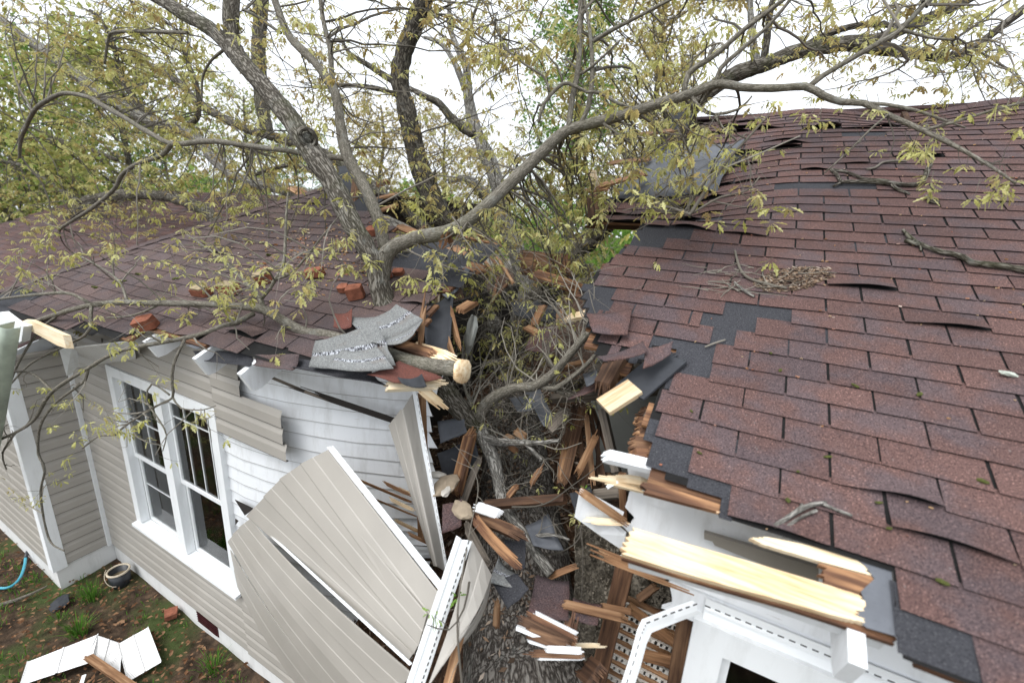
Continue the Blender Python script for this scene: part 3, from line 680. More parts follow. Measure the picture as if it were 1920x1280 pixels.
def stud(p0, p1, w=.09, t=.042, mat='oldwood', name='stud', up=(0, -1, 0)):
    b = MB(); b.board(p0, p1, w, t, up, 0, 0); return b.build(name, M[mat], house)
stud(P(1176, 1050, 1.86), P(1118, 1290, 1.86), .085, .05)
stud(P(1292, 1140, 1.84), P(1268, 1290, 1.84), .085, .05)
stud(P(790, 738, 1.98), P(800, 1000, 2.02), .07, .05, 'orange')
stud(P(1168, 885, 1.95), P(1172, 965, 1.95), .035, .03, 'orange')
# lath with plaster keys between the two studs on the right
la = bpy.data.objects.new('lath_panel', None); COL.objects.link(la); la.parent = house
b = MB(); c = MB()
for i in range(9):
    a = P(1176 - i * 5.0, 1120 + i * 19, 1.97); e = P(1290 - i * 2, 1172 + i * 22, 1.97); b.board(a, e, .036, .008, (0, -1, 0))
    for q in range(12):
        m0 = a + (e - a) * ((q + .3) / 12) + Vector((0, -.012, -.026)); c.prism([m0 + Vector((-.02, 0, -.012 + ru(-.006, .006))), m0 + Vector((.02, 0, -.012 + ru(-.01, .006))), m0 + Vector((.022, 0, .012)), m0 + Vector((-.018, 0, .012))], (0, -.012, 0))
b.board(P(1178, 1133, 1.93), P(1285, 1215, 1.93), .05, .02, (0, -1, 0)); b.board(P(1190, 1220, 1.93), P(1272, 1240, 1.93), .06, .02, (0, -1, 0))
b.build('lath', M['orange'], la); c.build('plaster_key', M['plaster'], la)
b = MB(); b.prism([P(1186, 1150, 2.02), P(1292, 1195, 2.02), P(1270, 1300, 2.02), P(1120, 1300, 2.02)], (0, .03, 0)); b.build('plaster', M['plaster'], la)
# boxed soffit and loose lumber at the left end of the eave
b = MB(); b.prism([P(132, 691, 1.73), P(255, 673, 1.73), P(250, 640, 1.50), P(140, 652, 1.45)], (0, 0, .01)); b.build('soffit', M['perf'], house)
b = MB(); b.prism([P(110, 652, 1.40), P(135, 645, 1.42), P(140, 690, 1.55), P(125, 705, 1.52)], (.0, .03, .01)); b.build('fascia_end', M['white_vinyl'], house)

# ------------------------------------------------------------------ peeled vinyl siding
def fan(name, label, group, px, div=10, sag=.0, th=.004, mat='vinyl', lapstep=.012):
    """px: list of strips; each strip = four (x, y, Y) corners: outer top, inner top, inner end, outer end"""
    b = MB()
    for s_ in px:
        a, d, c, e = [P(*q) for q in s_]; rows = []
        n_ = (d - a).cross(e - a).normalized()
        if n_.dot(EYE - a) < 0: n_ = -n_
        for i in range(div + 1):
            t = i / div; p, q = a + (e - a) * t, d + (c - d) * t; row = []
            for j, (f_, h_) in enumerate(((0, .0), (.03, .002), (.50, .006), (.53, .0085), (.94, .012), (.965, .012), (1.0, .010), (1.004, -.006))):
                row.append(p + (q - p) * f_ + n_ * (h_ * 1.2 + sag * math.sin(math.pi * t)))
            rows.append(row)
        b.sheet(rows, th, 0., [.5, .5, .5, .5, .5, .6, 1, 1])  # last columns coloured dark as the shadow along each seam
    o = b.build(name, M[mat]); return tag(o, label, 'siding', group)
fan('siding_sheet', 'upper fan of tan siding peeled off the white boards beside the window', 'peeled siding',
    [[(616, 843, 1.60), (567, 869, 1.60), (800, 1190, 1.28), (824, 1112, 1.36)], [(567, 869, 1.595), (528, 897, 1.60), (790, 1208, 1.26), (802, 1150, 1.30)],
     [(528, 897, 1.595), (498, 930, 1.60), (781, 1222, 1.25), (795, 1190, 1.27)], [(498, 930, 1.595), (466, 966, 1.62), (772, 1232, 1.24), (785, 1212, 1.26)]])
fan('siding_sheet', 'lower fan of tan siding bulging below the dark gap beside the sill', 'peeled siding',
    [[(470, 972, 1.63), (452, 987, 1.66), (740, 1300, 1.22), (775, 1262, 1.20)], [(452, 987, 1.655), (440, 1000, 1.68), (690, 1310, 1.26), (742, 1302, 1.22)],
     [(440, 1000, 1.675), (431, 1014, 1.69), (640, 1315, 1.36), (692, 1312, 1.26)], [(433, 1030, 1.69), (450, 1100, 1.70), (590, 1318, 1.50), (640, 1317, 1.36)]], sag=.03)
b = MB(); a0, a1 = P(472, 968, 1.62), P(772, 1243, 1.19); chan(b, a0, a1, .05, (a1 - a0).cross(Vector((0, -1, .4))).normalized() * .3 + Vector((0, -.6, .5)), (.35, -.25, .55)); tag(b.build('hem_strip', M['hem']), 'white slotted nail hem along the top of the lower peeled siding', 'siding strip')
b = MB(); a0, a1 = P(618, 838, 1.60), P(832, 1108, 1.35); chan(b, a0, a1, .035, (-.3, -.8, .4), (.8, .1, .5)); tag(b.build('hem_strip', M['hem']), 'slotted nail hem along the right edge of the upper peeled siding', 'siding strip')
fan('siding_piece', 'tall narrow tan siding piece hanging edge on from the broken wall corner', None,
    [[(775, 735, 1.92), (752, 768, 1.80), (815, 1060, 1.62), (836, 1072, 1.70)], [(752, 768, 1.80), (733, 797, 1.84), (812, 1040, 1.70), (816, 1058, 1.62)]], 8)
b = MB(); a0, a1 = P(779, 733, 1.92), P(838, 1072, 1.70); chan(b, a0, a1, .02, (-.5, -.8, .2), (.9, -.2, .0)); tag(b.build('hem_strip', M['hem']), 'thin slotted hem beside the tall hanging siding piece', 'siding strip')
fan('siding_piece', 'tan siding piece folded over the fallen trunk beside the white corner strip', None,
    [[(885, 1012, 1.50), (920, 1078, 1.52), (852, 1205, 1.22), (800, 1290, 1.10)], [(920, 1078, 1.525), (916, 1092, 1.58), (856, 1212, 1.27), (853, 1206, 1.22)]], 6, .03)
b = MB()
rows = []
for i in range(9):
    t = i / 8; c = P(870 - 98 * t, 1008 + 292 * t, 1.47 - .36 * t); rows.append([c + Vector((-.035, .0, -.01)), c + Vector((-.03, -.02, .015)), c + Vector((.0, -.03, .02)), c + Vector((.004, -.02, .005)), c + Vector((.03, -.015, .012)), c + Vector((.045, .0, .0))])
b.sheet(rows, .003)
for i in range(len(b.co)): c = b.co[i]; b.co[i] = (.30 if c[0] < .7 else .40 if c[0] < .9 else .70, 0, c[1] * .95)
tag(b.build('corner_strip', M['hem']), 'white slotted corner strip leaning down over the fallen trunk', 'siding strip')
b = MB(); pts = [(1306, 1136, 1.66), (1262, 1152, 1.6), (1212, 1172, 1.5), (1203, 1192, 1.47), (1190, 1240, 1.44), (1172, 1295, 1.40)]
rows = []
for x, y, Y in pts:
    c = P(x, y, Y); rows.append([c + Vector((-.02, 0, .02)), c + Vector((.0, -.012, .024)), c + Vector((.006, -.02, .0)), c + Vector((.024, -.01, -.012))])
b.sheet(rows, .003)
for i in range(len(b.co)): c = b.co[i]; b.co[i] = (.2 + .9 * c[0], 0, c[1] * .62)
tag(b.build('channel_strip', M['hem']), 'white slotted trim strip bent like an elbow beside the right window', 'trim strip')

# ------------------------------------------------------------------ broken boards
def plank(label, a, e, w, t, mat, j0=0, j1=0, up=(0, -.5, 1), name='broken_board', cat='board', bend=0, group=None):
    if mat == 'orange' and w > .05: w *= .7; t *= .75
    b = MB(); b.board(P(*a), P(*e), w, t, up, j0 * 1.5, j1 * 1.5, max(4, min(10, int(w / .008))), bend); o = b.build(name, M[mat]); return tag(o, label, cat, group)
G_ = 'broken boards in the gap'
plank('red brown stud leaning up from the rubble under the forked limb', (886, 812, 2.2), (858, 925, 2.0), .075, .045, 'pine_dark', .04, .02, (0, -1, .2))
plank('grey split lath behind the red brown leaning stud', (896, 868, 2.15), (866, 948, 2.0), .05, .012, 'greywood', .05, .05, (0, -1, .2))
plank('long brown batten lying level across the trunk in the gap', (905, 950, 1.95), (1062, 938, 2.05), .05, .035, 'oldwood', .03, .01)
plank('brown tapered plank pointing down right from the siding corner', (892, 972, 1.75), (968, 1055, 1.62), .055, .01, 'pine_dark', .02, .06, (.3, -1, .5), bend=.02)
plank('dark split board below the torn shingle lump', (880, 965, 1.85), (972, 1003, 1.75), .06, .03, 'oldwood', .04, .06)
plank('grey edged board standing between siding corner and felt', (877, 985, 1.72), (915, 1055, 1.60), .05, .02, 'greywood', .03, .03, (-.5, -1, .3))
plank('board with a white painted face above the trunk rubble', (893, 950, 1.82), (938, 966, 1.84), .06, .012, 'white', .02, .02, (0, -.5, 1))
plank('short orange stick standing on the big trunk', (934, 1130, 1.55), (932, 1175, 1.50), .03, .018, 'orange', .02, .01, (0, -1, .3))
plank('pointed orange stake leaning beside the white corner strip', (868, 1172, 1.30), (836, 1300, 1.18), .055, .022, 'orange', .05, .0, (.2, -1, .2))
plank('uppermost white edged clapboard under the square shingle', (1004, 1150, 1.45), (1082, 1190, 1.43), .028, .012, 'white', .015, .01, (0, -.9, .5))
plank('brown clapboard second in the stack on the trunk', (990, 1158, 1.43), (1078, 1204, 1.40), .05, .01, 'pine_dark', .03, .02, (0, -.7, .7))
plank('brown clapboard third in the stack on the trunk', (976, 1164, 1.41), (1070, 1210, 1.38), .05, .01, 'oldwood', .03, .02, (0, -.7, .7))
plank('long white edged clapboard across the stack on the trunk', (972, 1174, 1.39), (1070, 1214, 1.36), .014, .03, 'white', .01, .01, (0, -.8, .5))
plank('dark clapboard near the bottom of the stack on the trunk', (990, 1184, 1.37), (1066, 1212, 1.34), .045, .01, 'oldwood', .02, .02, (0, -.7, .7))
plank('white edged clapboard lowest in the stack on the trunk', (992, 1200, 1.36), (1064, 1222, 1.33), .012, .012, 'white', .015, .01, (0, -.8, .5))
plank('small white board end on the trunk at the bottom edge', (1026, 1216, 1.32), (1090, 1219, 1.32), .024, .012, 'white', .012, .012, (0, -.7, .7))
plank('brown splintered board under the small white board end', (1000, 1224, 1.33), (1092, 1227, 1.32), .028, .012, 'oldwood', .04, .02, (0, -.7, .7))
plank('thin white board edge below the brown splintered board', (1012, 1234, 1.32), (1092, 1234, 1.32), .01, .012, 'white', .01, .01, (0, -.7, .7))
plank('splintered block of brown wood beside the insulation', (1072, 1165, 1.5), (1064, 1215, 1.45), .06, .03, 'pine_dark', .05, .05, (0, -.7, .5))
plank('brown board end under the cellulose at the bottom edge', (1095, 1250, 1.5), (1125, 1275, 1.45), .10, .03, 'oldwood', .03, .03)
plank('orange lath crossing below the square shingle piece', (1058, 1133, 1.62), (1172, 1160, 1.72), .04, .012, 'orange', .01, .03)
plank('short orange lath behind the stud and the small shingle', (1125, 1136, 1.74), (1185, 1148, 1.80), .03, .01, 'orange', .02, .01)
plank('thin pale lath poking left above the brown board end', (1072, 1210, 1.5), (1122, 1210, 1.52), .018, .008, 'pine', .03, .03)
plank('cream splinter pointing right beside the broken branch end', (1035, 1080, 1.9), (1078, 1062, 1.95), .035, .01, 'orange', .05, .05)
plank('brown batten on the diagonal in the lower insulation', (1196, 1125, 1.9), (1232, 1098, 1.95), .035, .02, 'oldwood', .01, .02)
plank('short cream block on the leafy rubble', (966, 808, 2.5), (985, 822, 2.5), .09, .02, 'orange', .01, .01)
plank('short pinkish block left of the cream block on the rubble', (945, 818, 2.5), (962, 825, 2.48), .07, .02, 'orange', .02, .01)
plank('pale chip of board below the two blocks on the rubble', (955, 836, 2.4), (968, 846, 2.38), .06, .012, 'orange', .03, .02)
plank('small split stick in the insulation left of the stud', (998, 905, 2.2), (1012, 882, 2.25), .04, .012, 'orange', .04, .05)
plank('reddish batten sticking out behind the lower branch', (952, 935, 2.0), (970, 912, 2.05), .035, .02, 'pine_dark', .02, .02)
plank('fresh split board above the sawn limb on the left eave', (770, 652, 1.95), (838, 674, 1.78), .09, .02, 'pine', .03, .08)
plank('stained split board between felt and sawn limb', (745, 648, 1.93), (812, 668, 1.80), .07, .025, 'pine_dark', .04, .05)
plank('broken eave board end under the torn left shingles', (730, 722, 1.62), (818, 718, 1.70), .09, .025, 'pine', .02, .06, (0, -.6, .8))
plank('cream splintered lath hanging below the left eave corner', (792, 728, 1.66), (826, 758, 1.72), .055, .012, 'pine', .02, .07, (.3, -1, .2))
plank('fresh board end in front of the black felt by the left break', (862, 586, 2.35), (888, 570, 2.5), .10, .04, 'orange', .01, .03, (0, -1, .3))
plank('upright split board along the black felt edge', (848, 585, 2.35), (862, 645, 2.25), .07, .03, 'orange', .05, .06, (-.6, -1, 0))
plank('low split board below the black felt edge', (842, 640, 2.2), (855, 680, 2.12), .05, .02, 'orange', .05, .05, (-.6, -1, 0))
plank('narrow splinter standing between felt and shingle underside', (796, 575, 2.0), (790, 640, 1.92), .035, .015, 'orange', .08, .05, (0, -1, 0))
plank('cream wedge sticking up on the left roof break', (821, 540, 2.45), (819, 572, 2.4), .045, .02, 'pine', .05, .02, (0, -1, 0))
plank('long deck board along the far torn edge of the left roof', (745, 425, 3.25), (880, 478, 2.86), .12, .022, 'orange', .05, .05)
plank('broken deck board behind the felt on the left roof', (868, 500, 2.72), (905, 508, 2.7), .11, .02, 'pine_dark', .06, .06)
plank('orange plank lying on the broken left ridge', (545, 352, 3.9), (628, 398, 3.45), .16, .025, 'orange', .06, .03)
plank('upper board of the broken ridge pile behind the grey limb', (690, 378, 3.7), (745, 366, 3.7), .10, .03, 'orange', .04, .03)
plank('wide lower board of the broken ridge pile behind the grey limb', (694, 402, 3.6), (742, 388, 3.6), .14, .03, 'orange', .04, .02)
plank('square board end on top of the broken ridge pile', (708, 350, 3.8), (730, 342, 3.9), .13, .05, 'orange', .01, .01)
plank('dark rafter stump under the broken ridge pile', (672, 330, 3.8), (664, 392, 3.6), .09, .04, 'oldwood', .02, .02, (0, -1, 0))
for i, (a, e) in enumerate((((845, 440, 4.3), (940, 462, 4.1)), ((860, 432, 4.5), (938, 455, 4.3)), ((880, 455, 4.2), (920, 505, 3.9)), ((905, 460, 4.2), (935, 505, 3.9)), ((930, 480, 3.9), (962, 532, 3.6)), ((935, 520, 3.7), (925, 565, 3.5)), ((955, 530, 3.7), (928, 560, 3.5)))):
    plank('reddish split lath in the tangle behind the left roof break', a, e, .03, .02, 'pine_dark' if i % 2 else 'orange', .03, .03, group='split laths behind the left roof', name='split_lath', cat='lath')
plank('brown boards end behind the leafy tangle in mid gap', (975, 492, 4.6), (1065, 500, 4.6), .28, .03, 'oldwood', .05, .05, (0, -1, .2))
plank('red brown beam lying across the middle of the gap', (1000, 518, 3.9), (1085, 545, 3.6), .12, .05, 'pine_dark', .03, .08)
plank('red brown post leaning below the grey forked trunk', (1058, 482, 4.2), (1062, 520, 4.1), .13, .05, 'pine_dark', .03, .03, (0, -1, 0))
plank('orange block sticking up in the middle of the rubble', (1020, 575, 3.3), (1003, 608, 3.1), .09, .045, 'orange', .03, .02, (0, -1, .3))
plank('tilted orange block below the block in mid rubble', (985, 615, 3.1), (1005, 625, 3.05), .09, .03, 'orange', .02, .02)
plank('upright orange board left of the torn right shingles', (1052, 585, 3.1), (1052, 612, 3.0), .08, .03, 'orange', .03, .02, (0, -1, 0))
plank('pale broken board end left of the right roof edge', (1060, 600, 3.0), (1100, 592, 2.95), .09, .025, 'pine', .06, .02)
plank('cream board end under the leafy branch on the right', (1048, 692, 2.7), (1098, 680, 2.65), .06, .025, 'orange', .01, .02)
plank('brown rafter end pointing down under the torn right roof', (1162, 675, 2.15), (1130, 732, 2.0), .09, .04, 'oldwood', .02, .03, (-.3, -1, .3))
plank('rough split rafter with crumbling edge under the right roof', (1168, 670, 2.2), (1155, 738, 2.1), .07, .05, 'orange', .08, .06, (-.3, -1, .3))
plank('dark rafter in the hole under the right roof edge', (1250, 690, 2.5), (1150, 745, 2.4), .12, .05, 'oldwood', .02, .02, (0, -.4, 1))
plank('felt covered deck board hanging out of the right roof hole', (1262, 668, 2.2), (1180, 738, 1.95), .17, .012, 'felt', .02, .0, (-.25, -.55, .8), 'felted_board')
plank('fresh cut board end below the felt covered deck board', (1192, 728, 1.97), (1132, 766, 1.86), .11, .022, 'pine', .0, .0, (-.25, -.55, .8))
plank('long grey ceiling batten over the dark room', (1036, 752, 2.7), (1252, 735, 2.6), .05, .05, 'greywood', .01, .01)
for i, (a, e, w, m_) in enumerate((((1078, 770, 2.9), (1062, 860, 2.7), .11, 'oldwood'), ((1092, 765, 2.9), (1058, 900, 2.5), .06, 'oldwood'), ((1105, 768, 2.95), (1135, 910, 2.6), .035, 'oldwood'), ((1100, 780, 2.8), (1112, 905, 2.5), .035, 'orange'),
        ((1118, 815, 2.6), (1082, 888, 2.45), .045, 'orange'), ((1104, 845, 2.7), (1096, 905, 2.5), .04, 'oldwood'), ((1110, 762, 3.0), (1142, 850, 2.8), .03, 'oldwood'), ((1060, 840, 2.7), (1050, 895, 2.5), .05, 'orange'), ((1088, 790, 2.9), (1092, 880, 2.7), .03, 'oldwood'), ((1122, 790, 2.9), (1120, 900, 2.6), .025, 'oldwood'), ((1070, 830, 2.8), (1076, 900, 2.6), .03, 'oldwood'))):
    plank('brown lath standing in the dark beside the grey room wall', a, e, w, .016, m_, .05, .05, (.3, -1, .1), 'split_lath', 'lath', group='laths standing in the gap')
plank('grey wooden post at the edge of the dark room', (1132, 768, 2.6), (1160, 890, 2.4), .05, .04, 'greywood', 0, .02, (0, -1, 0))
plank('dark purple brown board leaning on the leafy rubble', (1065, 772, 2.6), (1030, 808, 2.5), .09, .03, 'greywood', .02, .01)
plank('pale board lying on the floor behind the white split boards', (1110, 930, 2.3), (1165, 925, 2.3), .07, .02, 'greywood', .02, .02)
# white broken boards at the left end of the right wall
b = MB(); b.prism([P(x, y, Y) for x, y, Y in ((1086, 921, 1.66), (1168, 966, 1.72), (1150, 985, 1.72), (1172, 1004, 1.73), (1168, 1032, 1.735), (1120, 1000, 1.69), (1077, 969, 1.65))], (0, .02, .006)); tag(b.build('broken_board', M['white']), 'wide white board end sticking out left of the pine eave board', 'board')
plank('brown splinter torn off the top of the white board end', (1092, 922, 1.64), (1164, 972, 1.70), .035, .012, 'orange', .03, .06, (.1, -1, .4))
plank('curling pale splinter under the wide white board end', (1105, 975, 1.66), (1160, 978, 1.70), .03, .01, 'pine', .04, .05, (.1, -1, .4))
plank('white strip jutting left at the corner above the splintered boards', (1134, 858, 1.62), (1219, 878, 1.66), .05, .03, 'white', .02, .0, (0, -.5, 1))
plank('brown splinter along the top of the jutting white strip', (1152, 857, 1.68), (1222, 870, 1.69), .05, .012, 'orange', .08, .02)
plank('cream splinter pointing left beside the splintered white boards', (1133, 900, 1.64), (1208, 918, 1.70), .04, .014, 'pine', .06, .05)
plank('short cream splinter over the long cream splinter', (1160, 898, 1.67), (1212, 906, 1.70), .04, .014, 'pine', .05, .03)
plank('pointed brown splinter peeling off under the pine eave board', (1125, 1037, 1.52), (1260, 1090, 1.66), .045, .01, 'orange', .12, .12, (0, -1, .5))
plank('tiny white sliver sticking out of the splintered wall corner', (1138, 914, 1.62), (1160, 902, 1.66), .016, .006, 'white', .01, .01)
for i in range(9):
    y = 778 + i * 10
    plank('ragged layer of torn brown wood at the right roof edge', (1196 - i * 1.2 + ru(-5, 5), y + ru(-3, 5), 1.93 - .03 * i), (1224 + ru(-2, 2), y + 4 + ru(-4, 4), 1.95 - .03 * i), .07, .026, ('oldwood', 'orange', 'pine_dark')[i % 3], .02, .01, (0, -.5, 1), 'torn_wood', 'wood', group='torn wood layers under the right roof edge')
plank('grey rafter end above the ragged layers of torn wood', (1228, 770, 1.98), (1207, 812, 1.9), .06, .05, 'greywood', .02, .03, (0, -1, .3))
for i, (x, y) in enumerate(((765, 985), (790, 1010), (770, 925), (745, 915), (755, 945), (800, 1085), (812, 1100))):
    plank('splintered clapboard end at the torn edge of the white wall', (x - 22, y - 10, 2.03), (x + 20, y + 10, 1.99), .022, .01, 'orange' if i % 2 else 'pine', .04, .05, (0, -1, .3), 'splinter', 'splinter', group='splinters on the torn white wall edge')
plank('dark wedge standing for the shaded gap where a white clapboard fell', (585, 736, 1.77), (752, 792, 2.03), .045, .006, 'dark', .2, .02, (0, -1, 0))  # dark strip laid on the boards to paint the shade of an open gap
plank('brown torn strip on the white boards above the siding fan', (668, 897, 1.83), (770, 940, 2.02), .022, .005, 'orange', .08, .05, (0, -1, 0))
plank('lower brown torn strip on the white boards by the siding hem', (680, 925, 1.80), (775, 965, 1.98), .014, .005, 'orange', .05, .05, (0, -1, 0))
plank('dark crack strip across the white boards near the eave', (480, 695, 1.72), (600, 745, 1.76), .022, .004, 'greywood', .1, .1, (0, -1, 0))
b = MB(); b.prism([P(x, y, 1.722) for x, y in ((440, 936), (475, 953), (459, 966))], (0, .003, 0)); b.prism([P(x, y, 1.722) for x, y in ((441, 972), (447, 976), (441, 984))], (0, .003, 0)); tag(b.build('hole_shade_patch', M['dark']), 'dark patch standing for the shade of a hole in the white boards between window and upper peeled siding', 'hole')  # thin dark scraps over the boards paint the shade inside a hole
# plaster lumps
def lump(name, label, cat, c, sx, sy_, sz, mat, seed, group=None, n=2):
    import bmesh
    bm = bmesh.new(); bmesh.ops.create_icosphere(bm, subdivisions=n, radius=1)
    for v in bm.verts:
        k = 1 + .35 * noise.noise(v.co * 1.6 + Vector((seed * 7, 0, 0))) + .15 * noise.noise(v.co * 4 + Vector((0, seed * 3, 0))); v.co = Vector((v.co.x * sx * k, v.co.y * sy_ * k, v.co.z * sz * k))
    me = bpy.data.meshes.new(name); bm.to_mesh(me); bm.free(); me.materials.append(M[mat]); o = bpy.data.objects.new(name, me); COL.objects.link(o); o.location = c; o.rotation_euler = (ru(-.3, .3), ru(-.3, .3), ru(0, 3))
    return tag(o, label, cat, group)
lump('plaster_slab', 'brown slab of broken plaster between siding corner and leaning stud', 'plaster', P(836, 908, 1.9), .10, .07, .022, 'plasterback', 1)
lump('plaster_chunk', 'white plaster chunk behind the brown plaster slab', 'plaster', P(820, 890, 1.95), .06, .03, .02, 'plaster', 2)
lump('plaster_chunk', 'white edged plaster chunk under the brown plaster slab', 'plaster', P(838, 918, 1.86), .09, .03, .018, 'plaster', 3)
lump('plaster_chunk', 'pale brown plaster lump beside the torn shingle in the gap', 'plaster', P(868, 956, 1.8), .08, .05, .03, 'plasterback', 4)
lump('plaster_chunk', 'grey white drywall scrap behind the split board by the left break', 'plaster', P(882, 625, 2.5), .12, .03, .14, 'drywall', 5)

# ------------------------------------------------------------------ loose shingles and felt
def scrap(name, label, px, mat, curl=.0, th=.004, cat='shingle', n=6, bump=.01, axis=0):
    """px: four (x, y, Y) corners, a curled sheet"""
    a, d, c, e = [P(*q) for q in px]; nn = (d - a).cross(e - a).normalized()
    if nn.dot(EYE - a) < 0: nn = -nn
    rows = []
    for i in range(n + 1):
        t = i / n; row = []
        for j in range(n + 1):
            s_ = j / n; p = (a + (d - a) * s_) * (1 - t) + (e + (c - e) * s_) * t
            q = s_ if axis == 0 else t
            p += nn * (curl * (4 * (q - .5) ** 2 - 1) + bump * noise.noise(p * 6 + Vector((len(label), 0, 0))))
            if i in (0, n): p += (a - e) * ru(-.02, .02)
            if j in (0, n): p += (d - a) * ru(-.015, .015)
            row.append(p)
        rows.append(row)
    b = MB(); b.sheet(rows, th, rnd()); return tag(b.build(name, M[mat], None, True), label, cat)
scrap('shingle_strip', 'grey underside of a torn shingle strip lying flat on the left eave', [(592, 640, 1.70), (702, 600, 1.78), (742, 684, 1.66), (578, 688, 1.58)], 'shingle_back', .02)
scrap('shingle_strip', 'grey shingle strip tongue hanging over the left eave edge', [(640, 655, 1.66), (706, 650, 1.68), (738, 690, 1.60), (612, 690, 1.53)], 'shingle_back', .02)
scrap('shingle_strip', 'grey underside of a curled shingle strip rolled against the limb', [(648, 592, 1.96), (745, 572, 2.02), (792, 598, 1.88), (690, 640, 1.76)], 'shingle_back', .05, axis=0)
scrap('shingle_strip', 'front lip of the curled shingle strip below the limb', [(690, 640, 1.76), (792, 598, 1.88), (770, 630, 1.74), (700, 640, 1.70)], 'shingle_back', .03)
scrap('shingle_scrap', 'dark red shingle scrap tucked behind the grey curled strip', [(628, 588, 1.95), (660, 578, 2.0), (658, 612, 1.86), (626, 612, 1.84)], 'shingle_red', .02)
scrap('shingle_strip', 'bright red shingle strip along the left eave edge above the break', [(688, 700, 1.60), (748, 676, 1.72), (832, 708, 1.66), (738, 716, 1.56)], 'shingle_red', .01)
scrap('shingle_strip', 'dark curled starter shingle rolled over the left eave', [(545, 670, 1.64), (690, 690, 1.68), (728, 722, 1.60), (548, 688, 1.56)], 'shingle_dark', .03, axis=1)
scrap('shingle_strip', 'dark drooping shingle over the third rafter tail', [(362, 658, 1.60), (470, 658, 1.62), (470, 686, 1.53), (370, 674, 1.53)], 'shingle_dark', .02, axis=1)
scrap('shingle_tab', 'reddish drooping shingle tab between third and fourth rafter tail', [(478, 666, 1.60), (560, 664, 1.62), (548, 694, 1.54), (474, 684, 1.53)], 'shingle_left', .02, axis=1)
scrap('metal_flashing', 'small grey flashing scrap lying on the left eave', [(348, 648, 1.54), (385, 634, 1.62), (388, 642, 1.60), (370, 654, 1.53)], 'felt_lit', .004, .002, 'flashing')
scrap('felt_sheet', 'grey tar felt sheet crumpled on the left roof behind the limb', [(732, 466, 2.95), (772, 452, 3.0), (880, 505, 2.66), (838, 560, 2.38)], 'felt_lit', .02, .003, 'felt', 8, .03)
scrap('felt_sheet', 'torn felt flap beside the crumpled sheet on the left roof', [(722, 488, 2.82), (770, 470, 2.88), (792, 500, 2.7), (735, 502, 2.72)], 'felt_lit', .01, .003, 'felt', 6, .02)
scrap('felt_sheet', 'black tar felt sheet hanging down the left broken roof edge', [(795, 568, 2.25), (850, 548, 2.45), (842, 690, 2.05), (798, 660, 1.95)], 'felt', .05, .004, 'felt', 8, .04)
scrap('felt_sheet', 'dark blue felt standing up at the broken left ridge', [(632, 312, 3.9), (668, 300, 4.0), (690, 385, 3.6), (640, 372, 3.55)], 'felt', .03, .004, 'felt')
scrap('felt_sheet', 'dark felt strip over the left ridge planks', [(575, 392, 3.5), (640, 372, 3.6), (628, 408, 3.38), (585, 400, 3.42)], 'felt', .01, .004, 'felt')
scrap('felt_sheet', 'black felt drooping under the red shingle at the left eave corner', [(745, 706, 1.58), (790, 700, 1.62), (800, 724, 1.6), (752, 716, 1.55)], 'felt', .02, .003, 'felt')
scrap('shingle_scrap', 'square red brown shingle lying on boards beside the trunk', [(1005, 1078, 1.78), (1068, 1088, 1.80), (1066, 1162, 1.55), (990, 1148, 1.52)], 'shingle', .01)
scrap('shingle_scrap', 'smaller red brown shingle tab right of the square one', [(1074, 1120, 1.70), (1130, 1132, 1.74), (1120, 1172, 1.62), (1075, 1160, 1.58)], 'shingle', .01)
scrap('shingle_scrap', 'grey underside of a shingle beside the siding and trunk', [(935, 1045, 1.70), (962, 1068, 1.72), (990, 1105, 1.62), (915, 1090, 1.58)], 'shingle_back', .02)
scrap('shingle_scrap', 'second grey shingle underside below the first on the trunk', [(918, 1082, 1.62), (970, 1075, 1.66), (992, 1105, 1.6), (950, 1140, 1.52)], 'shingle_dark', .01)
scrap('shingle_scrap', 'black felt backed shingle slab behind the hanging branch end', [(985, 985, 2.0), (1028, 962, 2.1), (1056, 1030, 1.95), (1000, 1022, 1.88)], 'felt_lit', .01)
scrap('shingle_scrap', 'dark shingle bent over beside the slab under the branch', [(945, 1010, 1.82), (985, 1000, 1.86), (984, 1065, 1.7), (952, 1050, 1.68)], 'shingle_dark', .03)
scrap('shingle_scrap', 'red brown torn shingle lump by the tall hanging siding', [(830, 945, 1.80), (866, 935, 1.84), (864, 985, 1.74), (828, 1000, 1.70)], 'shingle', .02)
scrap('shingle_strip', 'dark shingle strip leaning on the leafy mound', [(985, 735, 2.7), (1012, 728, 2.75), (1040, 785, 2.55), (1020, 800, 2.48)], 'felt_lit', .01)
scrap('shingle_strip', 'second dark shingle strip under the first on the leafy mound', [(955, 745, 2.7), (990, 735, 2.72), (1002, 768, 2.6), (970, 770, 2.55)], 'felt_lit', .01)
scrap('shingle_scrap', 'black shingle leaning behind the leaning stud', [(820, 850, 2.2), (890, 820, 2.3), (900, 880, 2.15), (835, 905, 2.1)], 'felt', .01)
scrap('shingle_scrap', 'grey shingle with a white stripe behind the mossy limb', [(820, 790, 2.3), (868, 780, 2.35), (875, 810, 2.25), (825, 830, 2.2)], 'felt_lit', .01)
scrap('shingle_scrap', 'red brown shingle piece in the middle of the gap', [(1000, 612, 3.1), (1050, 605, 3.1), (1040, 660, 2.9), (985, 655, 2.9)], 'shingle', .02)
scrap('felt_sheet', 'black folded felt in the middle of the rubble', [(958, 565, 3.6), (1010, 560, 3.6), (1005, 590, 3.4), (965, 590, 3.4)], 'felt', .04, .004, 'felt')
scrap('felt_sheet', 'second black folded felt right of the first in mid rubble', [(1002, 562, 3.5), (1045, 570, 3.4), (1040, 600, 3.25), (1000, 595, 3.3)], 'felt', .04, .004, 'felt')
